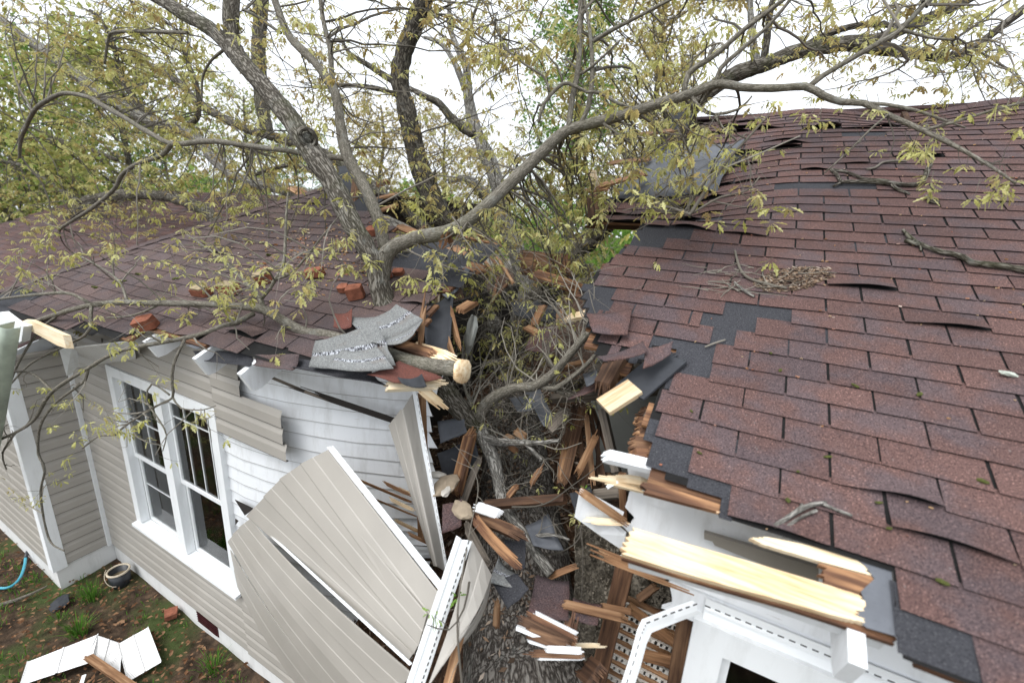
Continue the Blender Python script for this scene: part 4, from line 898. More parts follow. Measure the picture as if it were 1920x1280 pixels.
scrap('shingle_scrap', 'grey shingle scrap beside the branches under the right roof', [(1092, 700, 2.5), (1118, 690, 2.5), (1122, 708, 2.42), (1100, 725, 2.4)], 'felt_lit', .01)
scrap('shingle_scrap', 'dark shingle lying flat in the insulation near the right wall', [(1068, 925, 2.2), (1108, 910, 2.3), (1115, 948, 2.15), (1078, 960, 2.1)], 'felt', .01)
scrap('shingle_scrap', 'purple brown shingle leaning above the dark ceiling batten', [(1108, 715, 2.6), (1145, 690, 2.6), (1130, 722, 2.45), (1060, 750, 2.45)], 'shingle', .01)
scrap('shingle_scrap', 'loose torn shingle hanging off the right roof edge', [(1118, 668, 2.0), (1205, 640, 2.12), (1215, 660, 2.02), (1132, 676, 1.9)], 'shingle', .01)
scrap('shingle_scrap', 'torn shingle corner drooping over the right roof hole', [(1212, 650, 2.08), (1262, 638, 2.2), (1258, 662, 2.12), (1207, 690, 1.94)], 'shingle', .015)
scrap('shingle_scrap', 'lifted square shingle at the torn right roof edge', [(1100, 588, 2.34), (1185, 576, 2.42), (1178, 628, 2.22), (1112, 622, 2.16)], 'shingle', .01)
scrap('shingle_scrap', 'dark shingle chunk standing up at the broken right ridge', [(1258, 212, 5.6), (1300, 205, 5.7), (1300, 232, 5.5), (1256, 245, 5.4)], 'felt', .02)
plank('upper orange deck board sticking out of the right roof break', (1178, 256, 5.2), (1262, 246, 5.3), .14, .022, 'orange', .05, .02)
plank('second deck board below the upper one at the right break', (1140, 308, 4.7), (1218, 300, 4.75), .14, .022, 'orange', .05, .02)
plank('lower orange deck board sticking out of the right roof break', (1086, 362, 4.1), (1140, 354, 4.1), .13, .022, 'orange', .05, .02)
plank('long bare deck board under the felt of the right break', (1125, 350, 4.1), (1210, 328, 4.3), .12, .022, 'orange', .05, .02)
plank('brown rafter end upright at the right roof break', (1112, 366, 4.0), (1116, 425, 3.8), .09, .045, 'oldwood', .02, .02, (0, -1, 0))
plank('pale split stick upright at the right roof break', (1110, 322, 4.4), (1116, 352, 4.3), .09, .02, 'pine', .03, .02, (0, -1, 0))

# ------------------------------------------------------------------ bricks
def brick(label, px, f, rot, sz=(.2, .095, .065), name='brick', mort=False, h=0.):
    sz = tuple(q * .85 for q in sz); u, v = RP(*px); c = f(u, v, .015 + sz[2] / 2 + h); t = empty(name, label, 'brick') if mort else None
    bm = MB(); x, y, z = (q / 2 for q in sz)
    Rm = Matrix.Rotation(TH, 3, 'X') @ Matrix.Rotation(rot, 3, 'Z') @ Matrix.Rotation(ru(-.2, .2), 3, 'X')
    cr_ = [(-x, -y), (-x + .01, -y - .004), (x - .02, -y), (x, -y + .015), (x - .005, y - .01), (x - .02, y), (-x + .006, y + .003), (-x - .003, y - .02)]
    bm.prism([c + Rm @ Vector((p[0] + ru(-.006, .006), p[1] + ru(-.005, .005), -z)) for p in cr_], Rm @ Vector((0, 0, 2 * z)))
    if mort:
        bm.build('brick_body', M['brick'], t); m2 = MB(); c2 = c + Rm @ Vector((0, 0, z + .004))
        m2.prism([c2 + Rm @ Vector((p[0] * .9 + ru(-.01, .01), p[1] * .9 + ru(-.01, .01), 0)) for p in cr_], Rm @ Vector((0, 0, .012))); m2.build('mortar', M['mortar'], t)
    else: tag(bm.build(name, M['brick']), label, 'brick')
brick('mossy brick lying lengthwise, left of the brick pair under the long branch', (385, 556), fl, .1, mort=True)
brick('long red brick lying beside the mossy brick on the left roof', (437, 552), fl, .12, (.22, .1, .07), mort=True)
brick('red brick with grey mortar upslope of the long brick', (500, 533), fl, .9, (.15, .1, .09), mort=True)
brick('small brick chip above the red brick on the left roof', (502, 512), fl, .3, (.08, .06, .04))
brick('red brick lying near the middle of the left roof', (594, 520), fl, .35, (.17, .1, .07))
brick('brick half leaning against the foot of the big limb', (673, 560), fl, .5, (.13, .1, .1))
brick('brick chip beside the half brick near the limb foot', (648, 548), fl, .2, (.09, .07, .05))
brick('tilted orange brick near the left eave edge', (284, 618), fl, .6, (.17, .1, .1))
brick('small red brick right of the big limb', (730, 523), fl, .8, (.08, .07, .07))
brick('flat brick piece right of the small red brick', (750, 517), fl, .3, (.1, .06, .04))
brick('pinkish brick behind the grey limb near the roof break', (706, 440), fl, .3, (.17, .11, .07))
brick('brick half between big limb and grey limb', (692, 462), fl, .9, (.12, .09, .06))
g = PZ(325, 1152, .05); b = MB(); b.prism([g + Vector(q) for q in ((-.09, -.04, 0), (.02, -.09, 0), (.07, .0, 0), (-.03, .06, 0))], (.01, 0, .06)); tag(b.build('brick', M['brick']), 'brick lying on the soil against the white foundation', 'brick')

# ------------------------------------------------------------------ things on the ground
t = empty('pail', 'black paint pail with a cream rim standing in the house corner', 'pail'); c = PZ(228, 1096, .0); c.z = .02
def lathe(prof, c, n=28):
    b = MB(); rings = [[b.add(c + Vector((r * math.cos(2 * math.pi * k / n), r * math.sin(2 * math.pi * k / n), z))) for k in range(n)] for r, z in prof]
    for A, B in zip(rings, rings[1:]):
        for k in range(n): j = (k + 1) % n; b.face(A[k], A[j], B[j], B[k])
    return b
lathe([(.001, 0), (.088, 0), (.095, .02), (.1, .18), (.094, .18), (.088, .03), (.001, .025)], c).build('body', M['bucket'], t, True)
lathe([(.1, .172), (.108, .175), (.109, .19), (.1, .196), (.09, .19), (.092, .178)], c).build('rim', M['cream'], t, True)
lathe([(.001, .10), (.091, .10)], c).build('paint', M['mortar'], t)
b = MB(); b.tube([c + Vector((.104 * math.cos(a), .104 * math.sin(a) - .02, .15 - .09 * math.sin((a + 1.9) * 1.0))) for a in [-2.6 + i * .16 for i in range(14)]], [.003] * 14, 5); b.build('handle', M['cream'], t)
t = empty('garden_hose', 'blue garden hose with black end curving beside the left wing', 'hose')
hp = [PZ(x, y, .04) for x, y in ((48, 1044), (46, 1060), (38, 1082), (22, 1098), (0, 1102), (-40, 1095))]; pp, rr = spline([(p, .014) for p in hp], .03); b = MB(); b.tube(pp, rr, 10); b.build('hose', M['hose'], t, True)
b = MB(); b.tube([PZ(54, 1026, .05), PZ(51, 1036, .05), PZ(48, 1046, .04)], [.013, .02, .018], 10); b.build('hose_end', M['bucket'], t, True)
def soff(name, label, px, z):
    g = [PZ(x, y, z_) for x, y, z_ in px]; b = MB(); nn = (g[1] - g[0]).cross(g[3] - g[0]).normalized(); nn = nn if nn.z > 0 else -nn; rows = []
    for i in range(5):
        t_ = i / 4; rows.append([g[0].lerp(g[3], t_).lerp(g[1].lerp(g[2], t_), s_) + nn * h for s_, h in ((0, .012), (.03, 0), (.47, 0), (.485, .01), (.5, .01), (.515, 0), (.97, 0), (1, .012))])
    b.sheet(rows, .003); return tag(b.build(name, M['perf']), label, 'soffit')
soff('soffit_panel', 'long white perforated soffit panel lying on the soil, left piece', [(52, 1240, .06), (185, 1188, .12), (172, 1240, .10), (38, 1284, .04)], .1)
soff('soffit_panel', 'creased white soffit piece in the middle of the fallen panel', [(182, 1190, .13), (228, 1206, .06), (225, 1262, .04), (160, 1236, .08)], .1)
soff('soffit_panel', 'white perforated soffit panel, right end of the fallen piece', [(222, 1206, .08), (278, 1175, .12), (303, 1240, .08), (240, 1277, .05)], .1)
b = MB(); b.board(PZ(165, 1232, .12), PZ(250, 1290, .10), .06, .03, (0, 0, 1), .05, 0); tag(b.build('broken_board', M['orange']), 'pinkish broken board lying over the fallen soffit', 'board')
b = MB(); b.board(PZ(158, 1265, .03), PZ(150, 1290, .03), .03, .006, (0, 0, 1)); tag(b.build('trim_scrap', M['white_vinyl']), 'narrow white trim scrap on the soil below the soffit', 'trim strip')
b = MB(); b.tube([PZ(x, y, .03) for x, y in ((-10, 1136), (30, 1124), (60, 1112), (88, 1098))], [.02, .018, .014, .008], 7, .2); tag(b.build('branch', M['bark_smooth']), 'bare fallen branch on the soil below the left wing', 'branch')
lump('black_rock', 'dark lump of roofing on the soil by the wing corner', 'rubble', PZ(112, 1130, .03), .10, .08, .03, 'felt', 6)
# bent gutter at the left edge
b = MB(); rows = []
for i in range(9):
    t_ = i / 8; c = P(14 - 42 * t_, 612 + 270 * t_, 1.04 - .06 * t_); w_ = .052 + .03 * math.sin(2.5 * t_) + .01 * noise.noise(Vector((t_ * 6, 0, 0))); rows.append([c + Vector((-w_ * 1.3, .06, .02)), c + Vector((-w_, -.02, .01)), c + Vector((-.01, -.05, .01 - .02 * t_)), c + Vector((w_, -.02, -.01)), c + Vector((w_ * 1.1, .05, -.01)), c + Vector((w_ * .8, .06, 0))])
b.sheet(rows, .003); tag(b.build('gutter', M['metal'], None, True), 'bent pale green metal gutter hanging at the left edge', 'gutter')
b = MB(); b.prism([P(x, y, 1.2) for x, y in ((32, 606), (52, 598), (118, 628), (124, 653), (108, 648))], (.01, .04, -.01))
for i in range(len(b.v)): v = b.v[i]; b.co[i] = (v[2], v[1], v[0]); b.r[i] = .8
tag(b.build('broken_board', M['pine']), 'yellow cut board end above the white downspout at the left eave', 'board')
b = MB(); b.prism([P(x, y, 1.15) for x, y in ((-30, 590), (0, 585), (30, 608), (44, 612), (40, 640), (0, 655), (-40, 660))], (0, .05, 0)); tag(b.build('crumpled_metal', M['white_vinyl']), 'white crumpled gutter end at the left edge of the roof', 'gutter')

# grass, leaves, rubble ------------------------------------------------
def tuft(c, n, h, spread, b):
    for i in range(n):
        a = ru(0, 6.28); r_ = spread * rnd(); p = c + Vector((math.cos(a) * r_, math.sin(a) * r_, 0)); l = Vector((math.cos(a), math.sin(a), 0)) * ru(.1, .8) * h; w = Vector((-math.sin(a), math.cos(a), 0)) * .0035; hh = h * ru(.5, 1.1); q = rnd()
        A = [b.add(p - w, r=q), b.add(p + w, r=q), b.add(p + l * .35 + Vector((0, 0, hh * .65)) + w * .8, r=q), b.add(p + l * .35 + Vector((0, 0, hh * .65)) - w * .8, r=q), b.add(p + l + Vector((0, 0, hh)), r=q)]
        b.face(*A[:4]); b.face(A[3], A[2], A[4])
for px, n, h, lab in (((172, 1122), 90, .16, 'grass tuft growing in front of the black pail'), ((148, 1188), 110, .18, 'largest grass tuft behind the fallen soffit panel'), ((400, 1256), 60, .17, 'grass tuft close to the foundation at the bottom edge'), ((60, 1092), 40, .07, 'small grass tuft right of the blue hose'), ((112, 1160), 40, .06, 'low grass patch between pail and soffit')):
    b = MB(); tuft(PZ(*px, .0), n, h, .09, b); tag(b.build('grass_tuft', M['grass']), lab, 'grass')
b = MB()
for i in range(1500):
    p = Vector((ru(-7.5, -1.2), ru(-.6, 1.7), 0))
    if p.x < XI and p.y > YB - .05: continue
    if noise.noise(p * 1.3) > -.08: tuft(p, 5, ru(.025, .08), .06, b)
tag(b.build('lawn_grass', M['grass']), 'sparse short grass blades spread over the soil', 'grass', kind='stuff')
def leaf_quad(b, p, s, up=None):
    a = ru(0, 6.28); t = Vector((math.cos(a), math.sin(a), ru(-.3, .3))).normalized(); n_ = (up or Vector((0, 0, 1))) + Vector((ru(-.5, .5), ru(-.5, .5), 0)); w = t.cross(n_).normalized() * s * .3; q = rnd(); m0 = n_.normalized() * s * ru(0, .25)
    A = [b.add(p, r=q), b.add(p + t * s * .35 + w + m0, r=q), b.add(p + t * s, r=q), b.add(p + t * s * .4 - w * .9 + m0, r=q)]
    b.face(*A)
b = MB()
for i in range(5200):
    p = Vector((ru(-8, -.8), ru(-1.0, 1.72), .03))
    if p.x < XI and p.y > YB: continue
    p.z = .02 + .05 * smooth(.9, 1.8, p.y) + noise.noise(Vector((p.x * 1.7, p.y * 1.7, 0))) * .05; leaf_quad(b, p, ru(.02, .065))
tag(b.build('leaf_litter', M['leaf_dead']), 'brown dead leaves scattered over the soil beside the foundation', 'leaves', kind='stuff')
b = MB()
for i in range(420):                                           # pale crumbs of mortar and wood on the left roof
    x, y = (ru(430, 700), ru(420, 560)) if i % 3 else (ru(540, 700), ru(430, 520)); u, v = RP(x, y)
    if not inpoly(LPOLY, u, v): continue
    c = fl(u, v, .014); s_ = ru(.004, .02); q = rnd()
    b.prism([c + Vector((ru(-1, 1), ru(-1, 1), ru(-.3, .3))) * s_ for _ in range(4)], (0, -.002, s_ * .5), q)
tag(b.build('rubble_crumbs', M['chip']), 'crumbs of wood and mortar scattered on the left roof', 'rubble', kind='stuff')
b = MB()
for i in range(300):
    u, v = ru(-.2, 2.6), ru(.2, 4.6); k = round((v - .0) / E_); 
    if not inpoly(RPOLY, u, v): continue
    if rnd() < .6: v = k * E_ - .02
    c = fr(u, v, .012); s_ = ru(.003, .011)
    b.prism([c + Vector((ru(-1, 1), ru(-1, 1), ru(-.3, .3))) * s_ for _ in range(4)], (0, -.001, s_ * .5), rnd())
tag(b.build('roof_crumbs', M['chip']), 'tiny leaf and wood crumbs in the slots of the right roof', 'rubble', kind='stuff')
for i, (x, y, s_) in enumerate(((1444, 666, .016), (1462, 698, .014), (1602, 727, .02), (1722, 743, .022), (1495, 888, .012), (1645, 946, .015), (1475, 941, .02), (1664, 994, .014), (1550, 860, .016), (1310, 852, .016), (1840, 905, .02), (1762, 1094, .02), (1296, 774, .012))):
    u, v = RP(x, y); o = lump('moss_patch', 'green moss cushion growing at a shingle edge of the right roof', 'moss', fr(u, v, .014), s_ * .95, s_ * .5, s_ * .3, 'moss', i, 'moss cushions on the right roof', 1)
for i, (x, y) in enumerate(((262, 515), (330, 523), (407, 458), (405, 489), (232, 528), (180, 540), (505, 480))):
    u, v = RP(x, y); lump('moss_patch', 'bright green moss cushion on the left roof', 'moss', fl(u, v, .014), .035, .02, .012, 'moss', i, 'moss cushions on the left roof', 1)
u, v = RP(1885, 707); lump('lichen_piece', 'pale grey lichen piece lying on the right roof', 'lichen', fr(u, v, .02), .035, .014, .009, 'lichen', 3)

# ------------------------------------------------------------------ the fallen tree
def limb_pts(px):
    out = []
    for q in px:
        p = P(*q[:3]); out.append((p, max(.003, .37 * q[3] * depth(p) / F)))
    return out
def wig(px, a=3.0):
    """a drawn limb with small extra kinks between its points"""
    return px
ANCH = []                                     # (point, tangent, radius) samples where side branches may start
def limb(mb, px, sides=8, wob=.16, step=.05, anchor=True, taper_end=False, stub=False):
    pts = limb_pts(px); pp, rr = spline(pts, step)
    sd = ru(0, 99)
    for i in range(len(pp)):
        k = min(rr[i] * .5, .025); pp[i] = pp[i] + Vector((noise.noise(pp[i] * 2.2 + Vector((sd, 0, 0))), noise.noise(pp[i] * 2.2 + Vector((0, sd, 0))), noise.noise(pp[i] * 2.2 + Vector((0, 0, sd))))) * k * (.5 if sides <= 12 else .9)
        rr[i] *= 1 + .13 * noise.noise(Vector((i * .23, sd, 0)))
    mb.tube(pp, rr, sides, wob)
    if anchor:
        for i in range(0, len(pp), 2): ANCH.append((pp[i], rr[i], AG[0]))
    return pp, rr
AG = ['tree']
tree = empty('fallen_tree', 'huge oak fallen through the middle of the house with its leafy limbs over both roofs', 'tree')
def tlimb(px, mat='bark_smooth', sides=9, wob=.16, name='limb', **k):
    b = MB(); limb(b, px, sides, wob, **k); return b.build(name, M[mat], tree, True)
b = MB(); tp = []
for x, y, Y, r_ in ((1000, 1700, 1.13, .43), (975, 1400, 1.36, .42), (968, 1270, 1.627, .40), (966, 1150, 1.948, .385), (962, 950, 2.73, .36), (958, 800, 3.76, .34), (950, 680, 5.1, .32), (945, 640, 5.8, .28)):
    p = P(x, y, Y) + Vector((0, .4, -.9)) * r_; tp.append((p, r_))
p0 = tp[0][0]; tp = [(p0 + Vector((.45, -1.9, -.35)), .47), (p0 + Vector((.22, -.9, -.15)), .44)] + tp
pp, rr = spline(tp, .06)
for i in range(len(rr)): rr[i] *= 1 + .05 * noise.noise(Vector((i * .15, 3, 0)))
b.tube(pp, rr, 40, .10); b.build('trunk', M['trunk'], tree, True)
for i in range(20, len(pp), 3): ANCH.append((pp[i] + Vector((0, -.2, .3)), .3, 'trunk'))
BR = 'bark'
# front forked limb that lies over the trunk and pierces the left roof
tlimb([(915, 830, 2.5, 44), (880, 785, 2.42, 47), (840, 738, 2.35, 48), (790, 662, 2.28, 47), (730, 585, 2.25, 58), (708, 530, 2.25, 52), (692, 480, 2.27, 50), (650, 400, 2.3, 50), (610, 325, 2.36, 50), (575, 270, 2.4, 52), (530, 205, 2.45, 47), (480, 145, 2.5, 45), (432, 88, 2.6, 44), (425, 70, 2.62, 40)], BR, 16, .18)
tlimb([(440, 100, 2.6, 40), (405, 62, 2.6, 36), (365, 38, 2.62, 34), (325, 15, 2.65, 32), (285, -10, 2.7, 30), (230, -50, 2.75, 28)], BR, 12)
tlimb([(436, 96, 2.62, 38), (434, 55, 2.66, 38), (434, 20, 2.7, 38), (437, -40, 2.8, 36)], BR, 12)
tlimb([(895, 800, 2.46, 40), (915, 835, 2.4, 40), (932, 880, 2.25, 33), (940, 925, 2.15, 29), (955, 965, 2.05, 28), (985, 1005, 1.97, 28), (1005, 1040, 1.92, 27), (1032, 1076, 1.88, 25)], 'bark_pale', 12)
tlimb([(905, 818, 2.42, 26), (930, 828, 2.38, 22), (975, 830, 2.32, 17), (1010, 830, 2.25, 13), (1047, 825, 2.18, 9)], 'bark_pale', 8)
tlimb([(985, 830, 2.3, 12), (1000, 845, 2.28, 11), (1016, 862, 2.25, 8)], 'bark_pale', 6)
tlimb([(985, 1012, 1.97, 12), (1010, 1004, 1.96, 10), (1040, 1003, 1.96, 8), (1068, 1012, 1.96, 6)], 'bark_pale', 6)
tlimb([(893, 800, 2.47, 34), (905, 765, 2.45, 33), (930, 742, 2.45, 30), (965, 727, 2.45, 27), (1000, 724, 2.45, 27), (1030, 705, 2.45, 24), (1060, 672, 2.45, 20), (1085, 643, 2.45, 18), (1112, 615, 2.45, 16)], 'bark_smooth', 10)
tlimb([(1012, 722, 2.46, 16), (1040, 728, 2.45, 15), (1065, 712, 2.45, 13), (1095, 688, 2.45, 11), (1130, 650, 2.45, 8)], 'bark_smooth', 8)
tlimb([(1035, 725, 2.46, 12), (1055, 738, 2.46, 10)], 'bark_smooth', 6)
tlimb([(892, 790, 2.46, 14), (880, 750, 2.46, 10), (868, 715, 2.46, 7), (862, 690, 2.46, 5)], 'bark_smooth', 6)
# long smooth limb reaching right over the right roof
tlimb([(712, 540, 2.3, 40), (718, 490, 2.32, 40), (738, 462, 2.35, 38), (785, 443, 2.4, 35), (835, 436, 2.45, 34), (880, 412, 2.55, 33), (920, 378, 2.65, 31), (960, 340, 2.75, 30), (1010, 292, 2.9, 29), (1058, 247, 3.0, 28), (1100, 233, 3.05, 27), (1160, 218, 3.08, 25), (1220, 200, 3.1, 24), (1290, 178, 3.15, 22), (1345, 157, 3.2, 21), (1390, 164, 3.2, 20), (1450, 166, 3.2, 19), (1510, 163, 3.2, 18), (1545, 180, 3.2, 17), (1580, 192, 3.2, 16), (1620, 194, 3.15, 16), (1665, 216, 3.12, 13), (1710, 236, 3.08, 12), (1770, 264, 3.05, 11), (1820, 290, 3.0, 9), (1870, 320, 2.95, 7), (1905, 345, 2.92, 5)], 'bark_smooth', 12, .10)
for q in ([(1066, 243, 3.0, 16), (1072, 190, 3.02, 14), (1084, 130, 3.05, 14), (1087, 60, 3.1, 13), (1090, -40, 3.15, 12)],
          [(1085, 238, 3.03, 14), (1102, 205, 3.04, 13), (1111, 150, 3.06, 13), (1108, 75, 3.08, 10), (1100, 20, 3.1, 7), (1092, -20, 3.1, 6)],
          [(1112, 78, 3.07, 10), (1140, 60, 3.08, 10), (1180, 40, 3.08, 9), (1255, 0, 3.1, 8), (1290, -20, 3.1, 7)],
          [(1085, 140, 3.05, 9), (1110, 125, 3.05, 7), (1160, 78, 3.05, 5)],
          [(1190, 205, 3.1, 10), (1155, 192, 3.05, 9), (1125, 174, 3.02, 8), (1100, 172, 3.0, 8), (1065, 156, 2.98, 9), (1045, 165, 2.95, 9), (1020, 195, 2.95, 9), (1010, 230, 2.92, 7)],
          [(1030, 172, 2.95, 7), (1020, 145, 2.95, 6), (975, 115, 2.95, 6), (945, 85, 2.95, 5), (930, 40, 2.95, 4)],
          [(1055, 157, 2.98, 6), (1045, 125, 2.98, 5), (1010, 90, 2.98, 4), (985, 70, 2.98, 3)],
          [(1283, 178, 3.15, 12), (1290, 138, 3.18, 15), (1345, 100, 3.2, 13), (1395, 55, 3.2, 12), (1465, 3, 3.2, 10), (1500, -25, 3.2, 9)],
          [(1345, 155, 3.2, 12), (1352, 128, 3.2, 11), (1400, 85, 3.2, 10), (1440, 50, 3.2, 9), (1490, -10, 3.2, 8)],
          [(1515, 163, 3.2, 14), (1545, 140, 3.2, 14), (1600, 108, 3.2, 13), (1650, 80, 3.2, 13), (1690, 55, 3.2, 12), (1750, -10, 3.2, 11)],
          [(1690, 55, 3.2, 9), (1740, 70, 3.2, 7), (1790, 75, 3.2, 6)],
          [(1618, 194, 3.15, 9), (1660, 196, 3.12, 9), (1720, 208, 3.1, 8), (1770, 226, 3.1, 6), (1810, 240, 3.1, 4)],
          [(1730, 245, 3.08, 9), (1770, 235, 3.05, 8), (1820, 220, 3.05, 7), (1870, 205, 3.05, 6), (1930, 190, 3.05, 5)],
          [(1130, 232, 3.05, 8), (1150, 245, 3.0, 6), (1182, 268, 2.95, 5)],
          [(1296, 180, 3.15, 9), (1315, 205, 3.1, 8), (1340, 215, 3.05, 8), (1385, 205, 3.0, 6), (1410, 180, 3.0, 4)],
          [(1340, 214, 3.05, 8), (1355, 240, 3.0, 6), (1380, 262, 2.95, 5)],
          [(1665, 215, 3.1, 5), (1630, 245, 3.0, 5), (1590, 285, 3.0, 4), (1545, 325, 2.98, 3)]):
    tlimb(q, 'bark_smooth', 7)
# grey limb behind it
tlimb([(722, 470, 2.65, 30), (711, 420, 2.68, 30), (696, 378, 2.7, 31), (675, 336, 2.75, 31), (652, 295, 2.8, 29), (640, 245, 2.85, 25), (629, 175, 2.9, 23), (602, 132, 2.9, 21), (570, 97, 2.92, 20), (545, 72, 2.95, 18), (527, 35, 2.98, 17), (508, -20, 3.0, 16)], 'bark_smooth', 10)
tlimb([(630, 178, 2.9, 16), (622, 140, 2.92, 13), (618, 90, 2.95, 12), (607, 45, 2.95, 11), (598, -20, 3.0, 10)], 'bark_smooth', 8)
tlimb([(650, 297, 2.8, 15), (600, 293, 2.78, 14), (554, 285, 2.75, 13), (504, 279, 2.72, 13), (437, 269, 2.7, 13), (386, 265, 2.7, 13), (322, 269, 2.7, 13), (279, 248, 2.7, 13), (235, 222, 2.7, 12), (188, 195, 2.7, 12), (168, 183, 2.7, 10), (121, 175, 2.7, 10), (84, 191, 2.7, 10), (60, 215, 2.7, 9), (40, 262, 2.7, 8), (37, 296, 2.7, 6)], 'bark_smooth', 9)
tlimb([(322, 269, 2.7, 11), (302, 292, 2.68, 10), (255, 309, 2.65, 10), (228, 329, 2.62, 10), (215, 353, 2.6, 9), (178, 386, 2.55, 9), (111, 430, 2.5, 7)], 'bark_smooth', 8)
tlimb([(352, 62, 2.65, 8), (300, 60, 2.65, 8), (215, 60, 2.65, 7), (203, 75, 2.65, 6), (196, 120, 2.65, 5)], 'bark_smooth', 6)
tlimb([(418, 95, 2.6, 8), (395, 115, 2.6, 7), (380, 145, 2.6, 6), (378, 190, 2.6, 4)], 'bark_smooth', 6)
tlimb([(527, 62, 2.95, 9), (480, 30, 2.95, 8), (455, 18, 2.95, 7)], 'bark_smooth', 6)
# limbs behind the break
tlimb([(935, 690, 4.9, 60), (905, 600, 4.85, 60), (876, 495, 4.8, 58), (848, 440, 4.8, 55), (822, 395, 4.8, 54), (796, 335, 4.8, 52), (781, 287, 4.8, 50), (764, 210, 4.8, 46), (750, 157, 4.8, 44), (757, 105, 4.85, 44), (776, 45, 4.9, 46), (795, 0, 4.9, 46), (805, -40, 4.95, 46)], 'bark_dark', 14)
tlimb([(800, 5, 4.9, 22), (808, 25, 4.9, 14), (800, 45, 4.9, 8)], 'bark_dark', 7)
tlimb([(752, 160, 4.8, 22), (725, 145, 4.8, 16), (690, 122, 4.8, 14), (655, 100, 4.8, 10), (640, 75, 4.8, 7)], 'bark_dark', 7)
tlimb([(752, 180, 4.8, 14), (700, 165, 4.8, 12), (650, 160, 4.8, 10), (600, 165, 4.8, 8)], 'bark_dark', 7)
tlimb([(955, 650, 5.4, 60), (985, 540, 5.9, 50), (967, 470, 6, 46), (947, 415, 6, 44), (935, 350, 6.2, 40), (910, 285, 6.3, 36), (888, 230, 6.4, 30), (876, 165, 6.4, 25), (875, 125, 6.4, 20), (858, 90, 6.5, 16), (845, 55, 6.5, 13), (842, -20, 6.5, 10)], 'bark_pale', 12)
tlimb([(874, 170, 6.4, 18), (855, 125, 6.4, 15), (830, 85, 6.4, 12), (795, 70, 6.4, 8)], 'bark_pale', 7)
tlimb([(862, 90, 6.5, 12), (880, 65, 6.5, 10), (888, 30, 6.5, 8), (902, -5, 6.5, 7)], 'bark', 7)
tlimb([(890, 252, 6.3, 26), (850, 225, 6.2, 22), (825, 195, 6.1, 18), (800, 182, 6, 15), (768, 165, 6, 10)], 'bark', 8)
tlimb([(935, 400, 6.1, 34), (900, 355, 5.9, 28), (870, 335, 5.8, 20), (840, 340, 5.7, 14)], 'bark_pale', 8)
tlimb([(955, 660, 5.2, 60), (1005, 570, 5.3, 62), (1060, 490, 5.6, 58), (1130, 425, 6, 50), (1200, 335, 6.4, 44), (1260, 250, 6.7, 40), (1300, 197, 6.9, 38), (1374, 141, 7, 36), (1438, 121, 7, 34), (1498, 97, 7, 34), (1565, 84, 7, 34), (1633, 78, 7, 32), (1675, 62, 7, 29), (1717, 44, 7, 26), (1777, 17, 7, 24), (1830, -10, 7, 20)], BR, 14)
tlimb([(1590, 86, 7, 24), (1633, 90, 7, 26), (1700, 98, 7, 26), (1777, 108, 7, 25), (1824, 91, 7, 22), (1868, 57, 7, 20), (1940, 0, 7, 18)], BR, 10)
tlimb([(1495, 97, 7, 18), (1540, 70, 7, 16), (1600, 50, 7, 16), (1660, 48, 7, 12), (1700, 60, 7, 9)], 'bark_dark', 7)
tlimb([(1420, 120, 7.2, 20), (1410, 60, 7.2, 16), (1404, -10, 7.2, 14)], 'bark_pale', 8)
tlimb([(1432, 118, 7.1, 20), (1440, 50, 7.1, 16), (1452, -10, 7.1, 13)], 'bark_dark', 8)
tlimb([(1135, 425, 5.9, 36), (1180, 360, 6.1, 24), (1230, 300, 6.3, 16), (1270, 250, 6.4, 10)], 'bark_pale', 8)
tlimb([(925, 620, 4.9, 50), (880, 540, 4.8, 44), (820, 470, 4.75, 40), (720, 415, 4.7, 34), (600, 372, 4.6, 30), (520, 352, 4.55, 29), (447, 334, 4.5, 28), (413, 309, 4.5, 28), (370, 262, 4.5, 27), (336, 242, 4.5, 26), (279, 225, 4.5, 26), (228, 198, 4.5, 26), (178, 168, 4.5, 26), (134, 134, 4.5, 26), (87, 97, 4.5, 24), (34, 64, 4.5, 23), (-30, 10, 4.5, 22)], 'bark_pale', 11)
tlimb([(905, 560, 5.2, 40), (850, 480, 5.3, 36), (760, 400, 5.4, 30), (680, 335, 5.5, 26), (600, 285, 5.5, 24), (514, 257, 5.5, 22), (470, 245, 5.5, 21), (420, 222, 5.5, 20), (369, 191, 5.5, 19), (336, 155, 5.5, 17), (296, 131, 5.5, 16), (232, 107, 5.5, 14), (190, 70, 5.5, 10), (178, 30, 5.5, 8)], BR, 10)
tlimb([(560, 395, 4.0, 26), (430, 420, 3.75, 30), (380, 392, 3.75, 29), (336, 374, 3.8, 27), (286, 366, 3.9, 25), (218, 366, 4.0, 23), (161, 376, 4.1, 21)], BR, 10)
tlimb([(185, 378, 4.05, 18), (150, 395, 4.05, 20), (120, 420, 4.0, 22), (94, 442, 3.95, 18), (76, 470, 3.9, 16), (68, 505, 3.85, 14)], 'bark_dark', 8)
tlimb([(0, 265, 5, 18), (60, 262, 5, 16), (130, 270, 5, 14), (220, 300, 5, 10)], 'bark', 7)
tlimb([(290, 225, 4.6, 16), (255, 190, 4.6, 14), (225, 140, 4.6, 12), (215, 90, 4.6, 10), (190, 40, 4.6, 9), (170, 20, 4.6, 8)], 'bark_dark', 7)
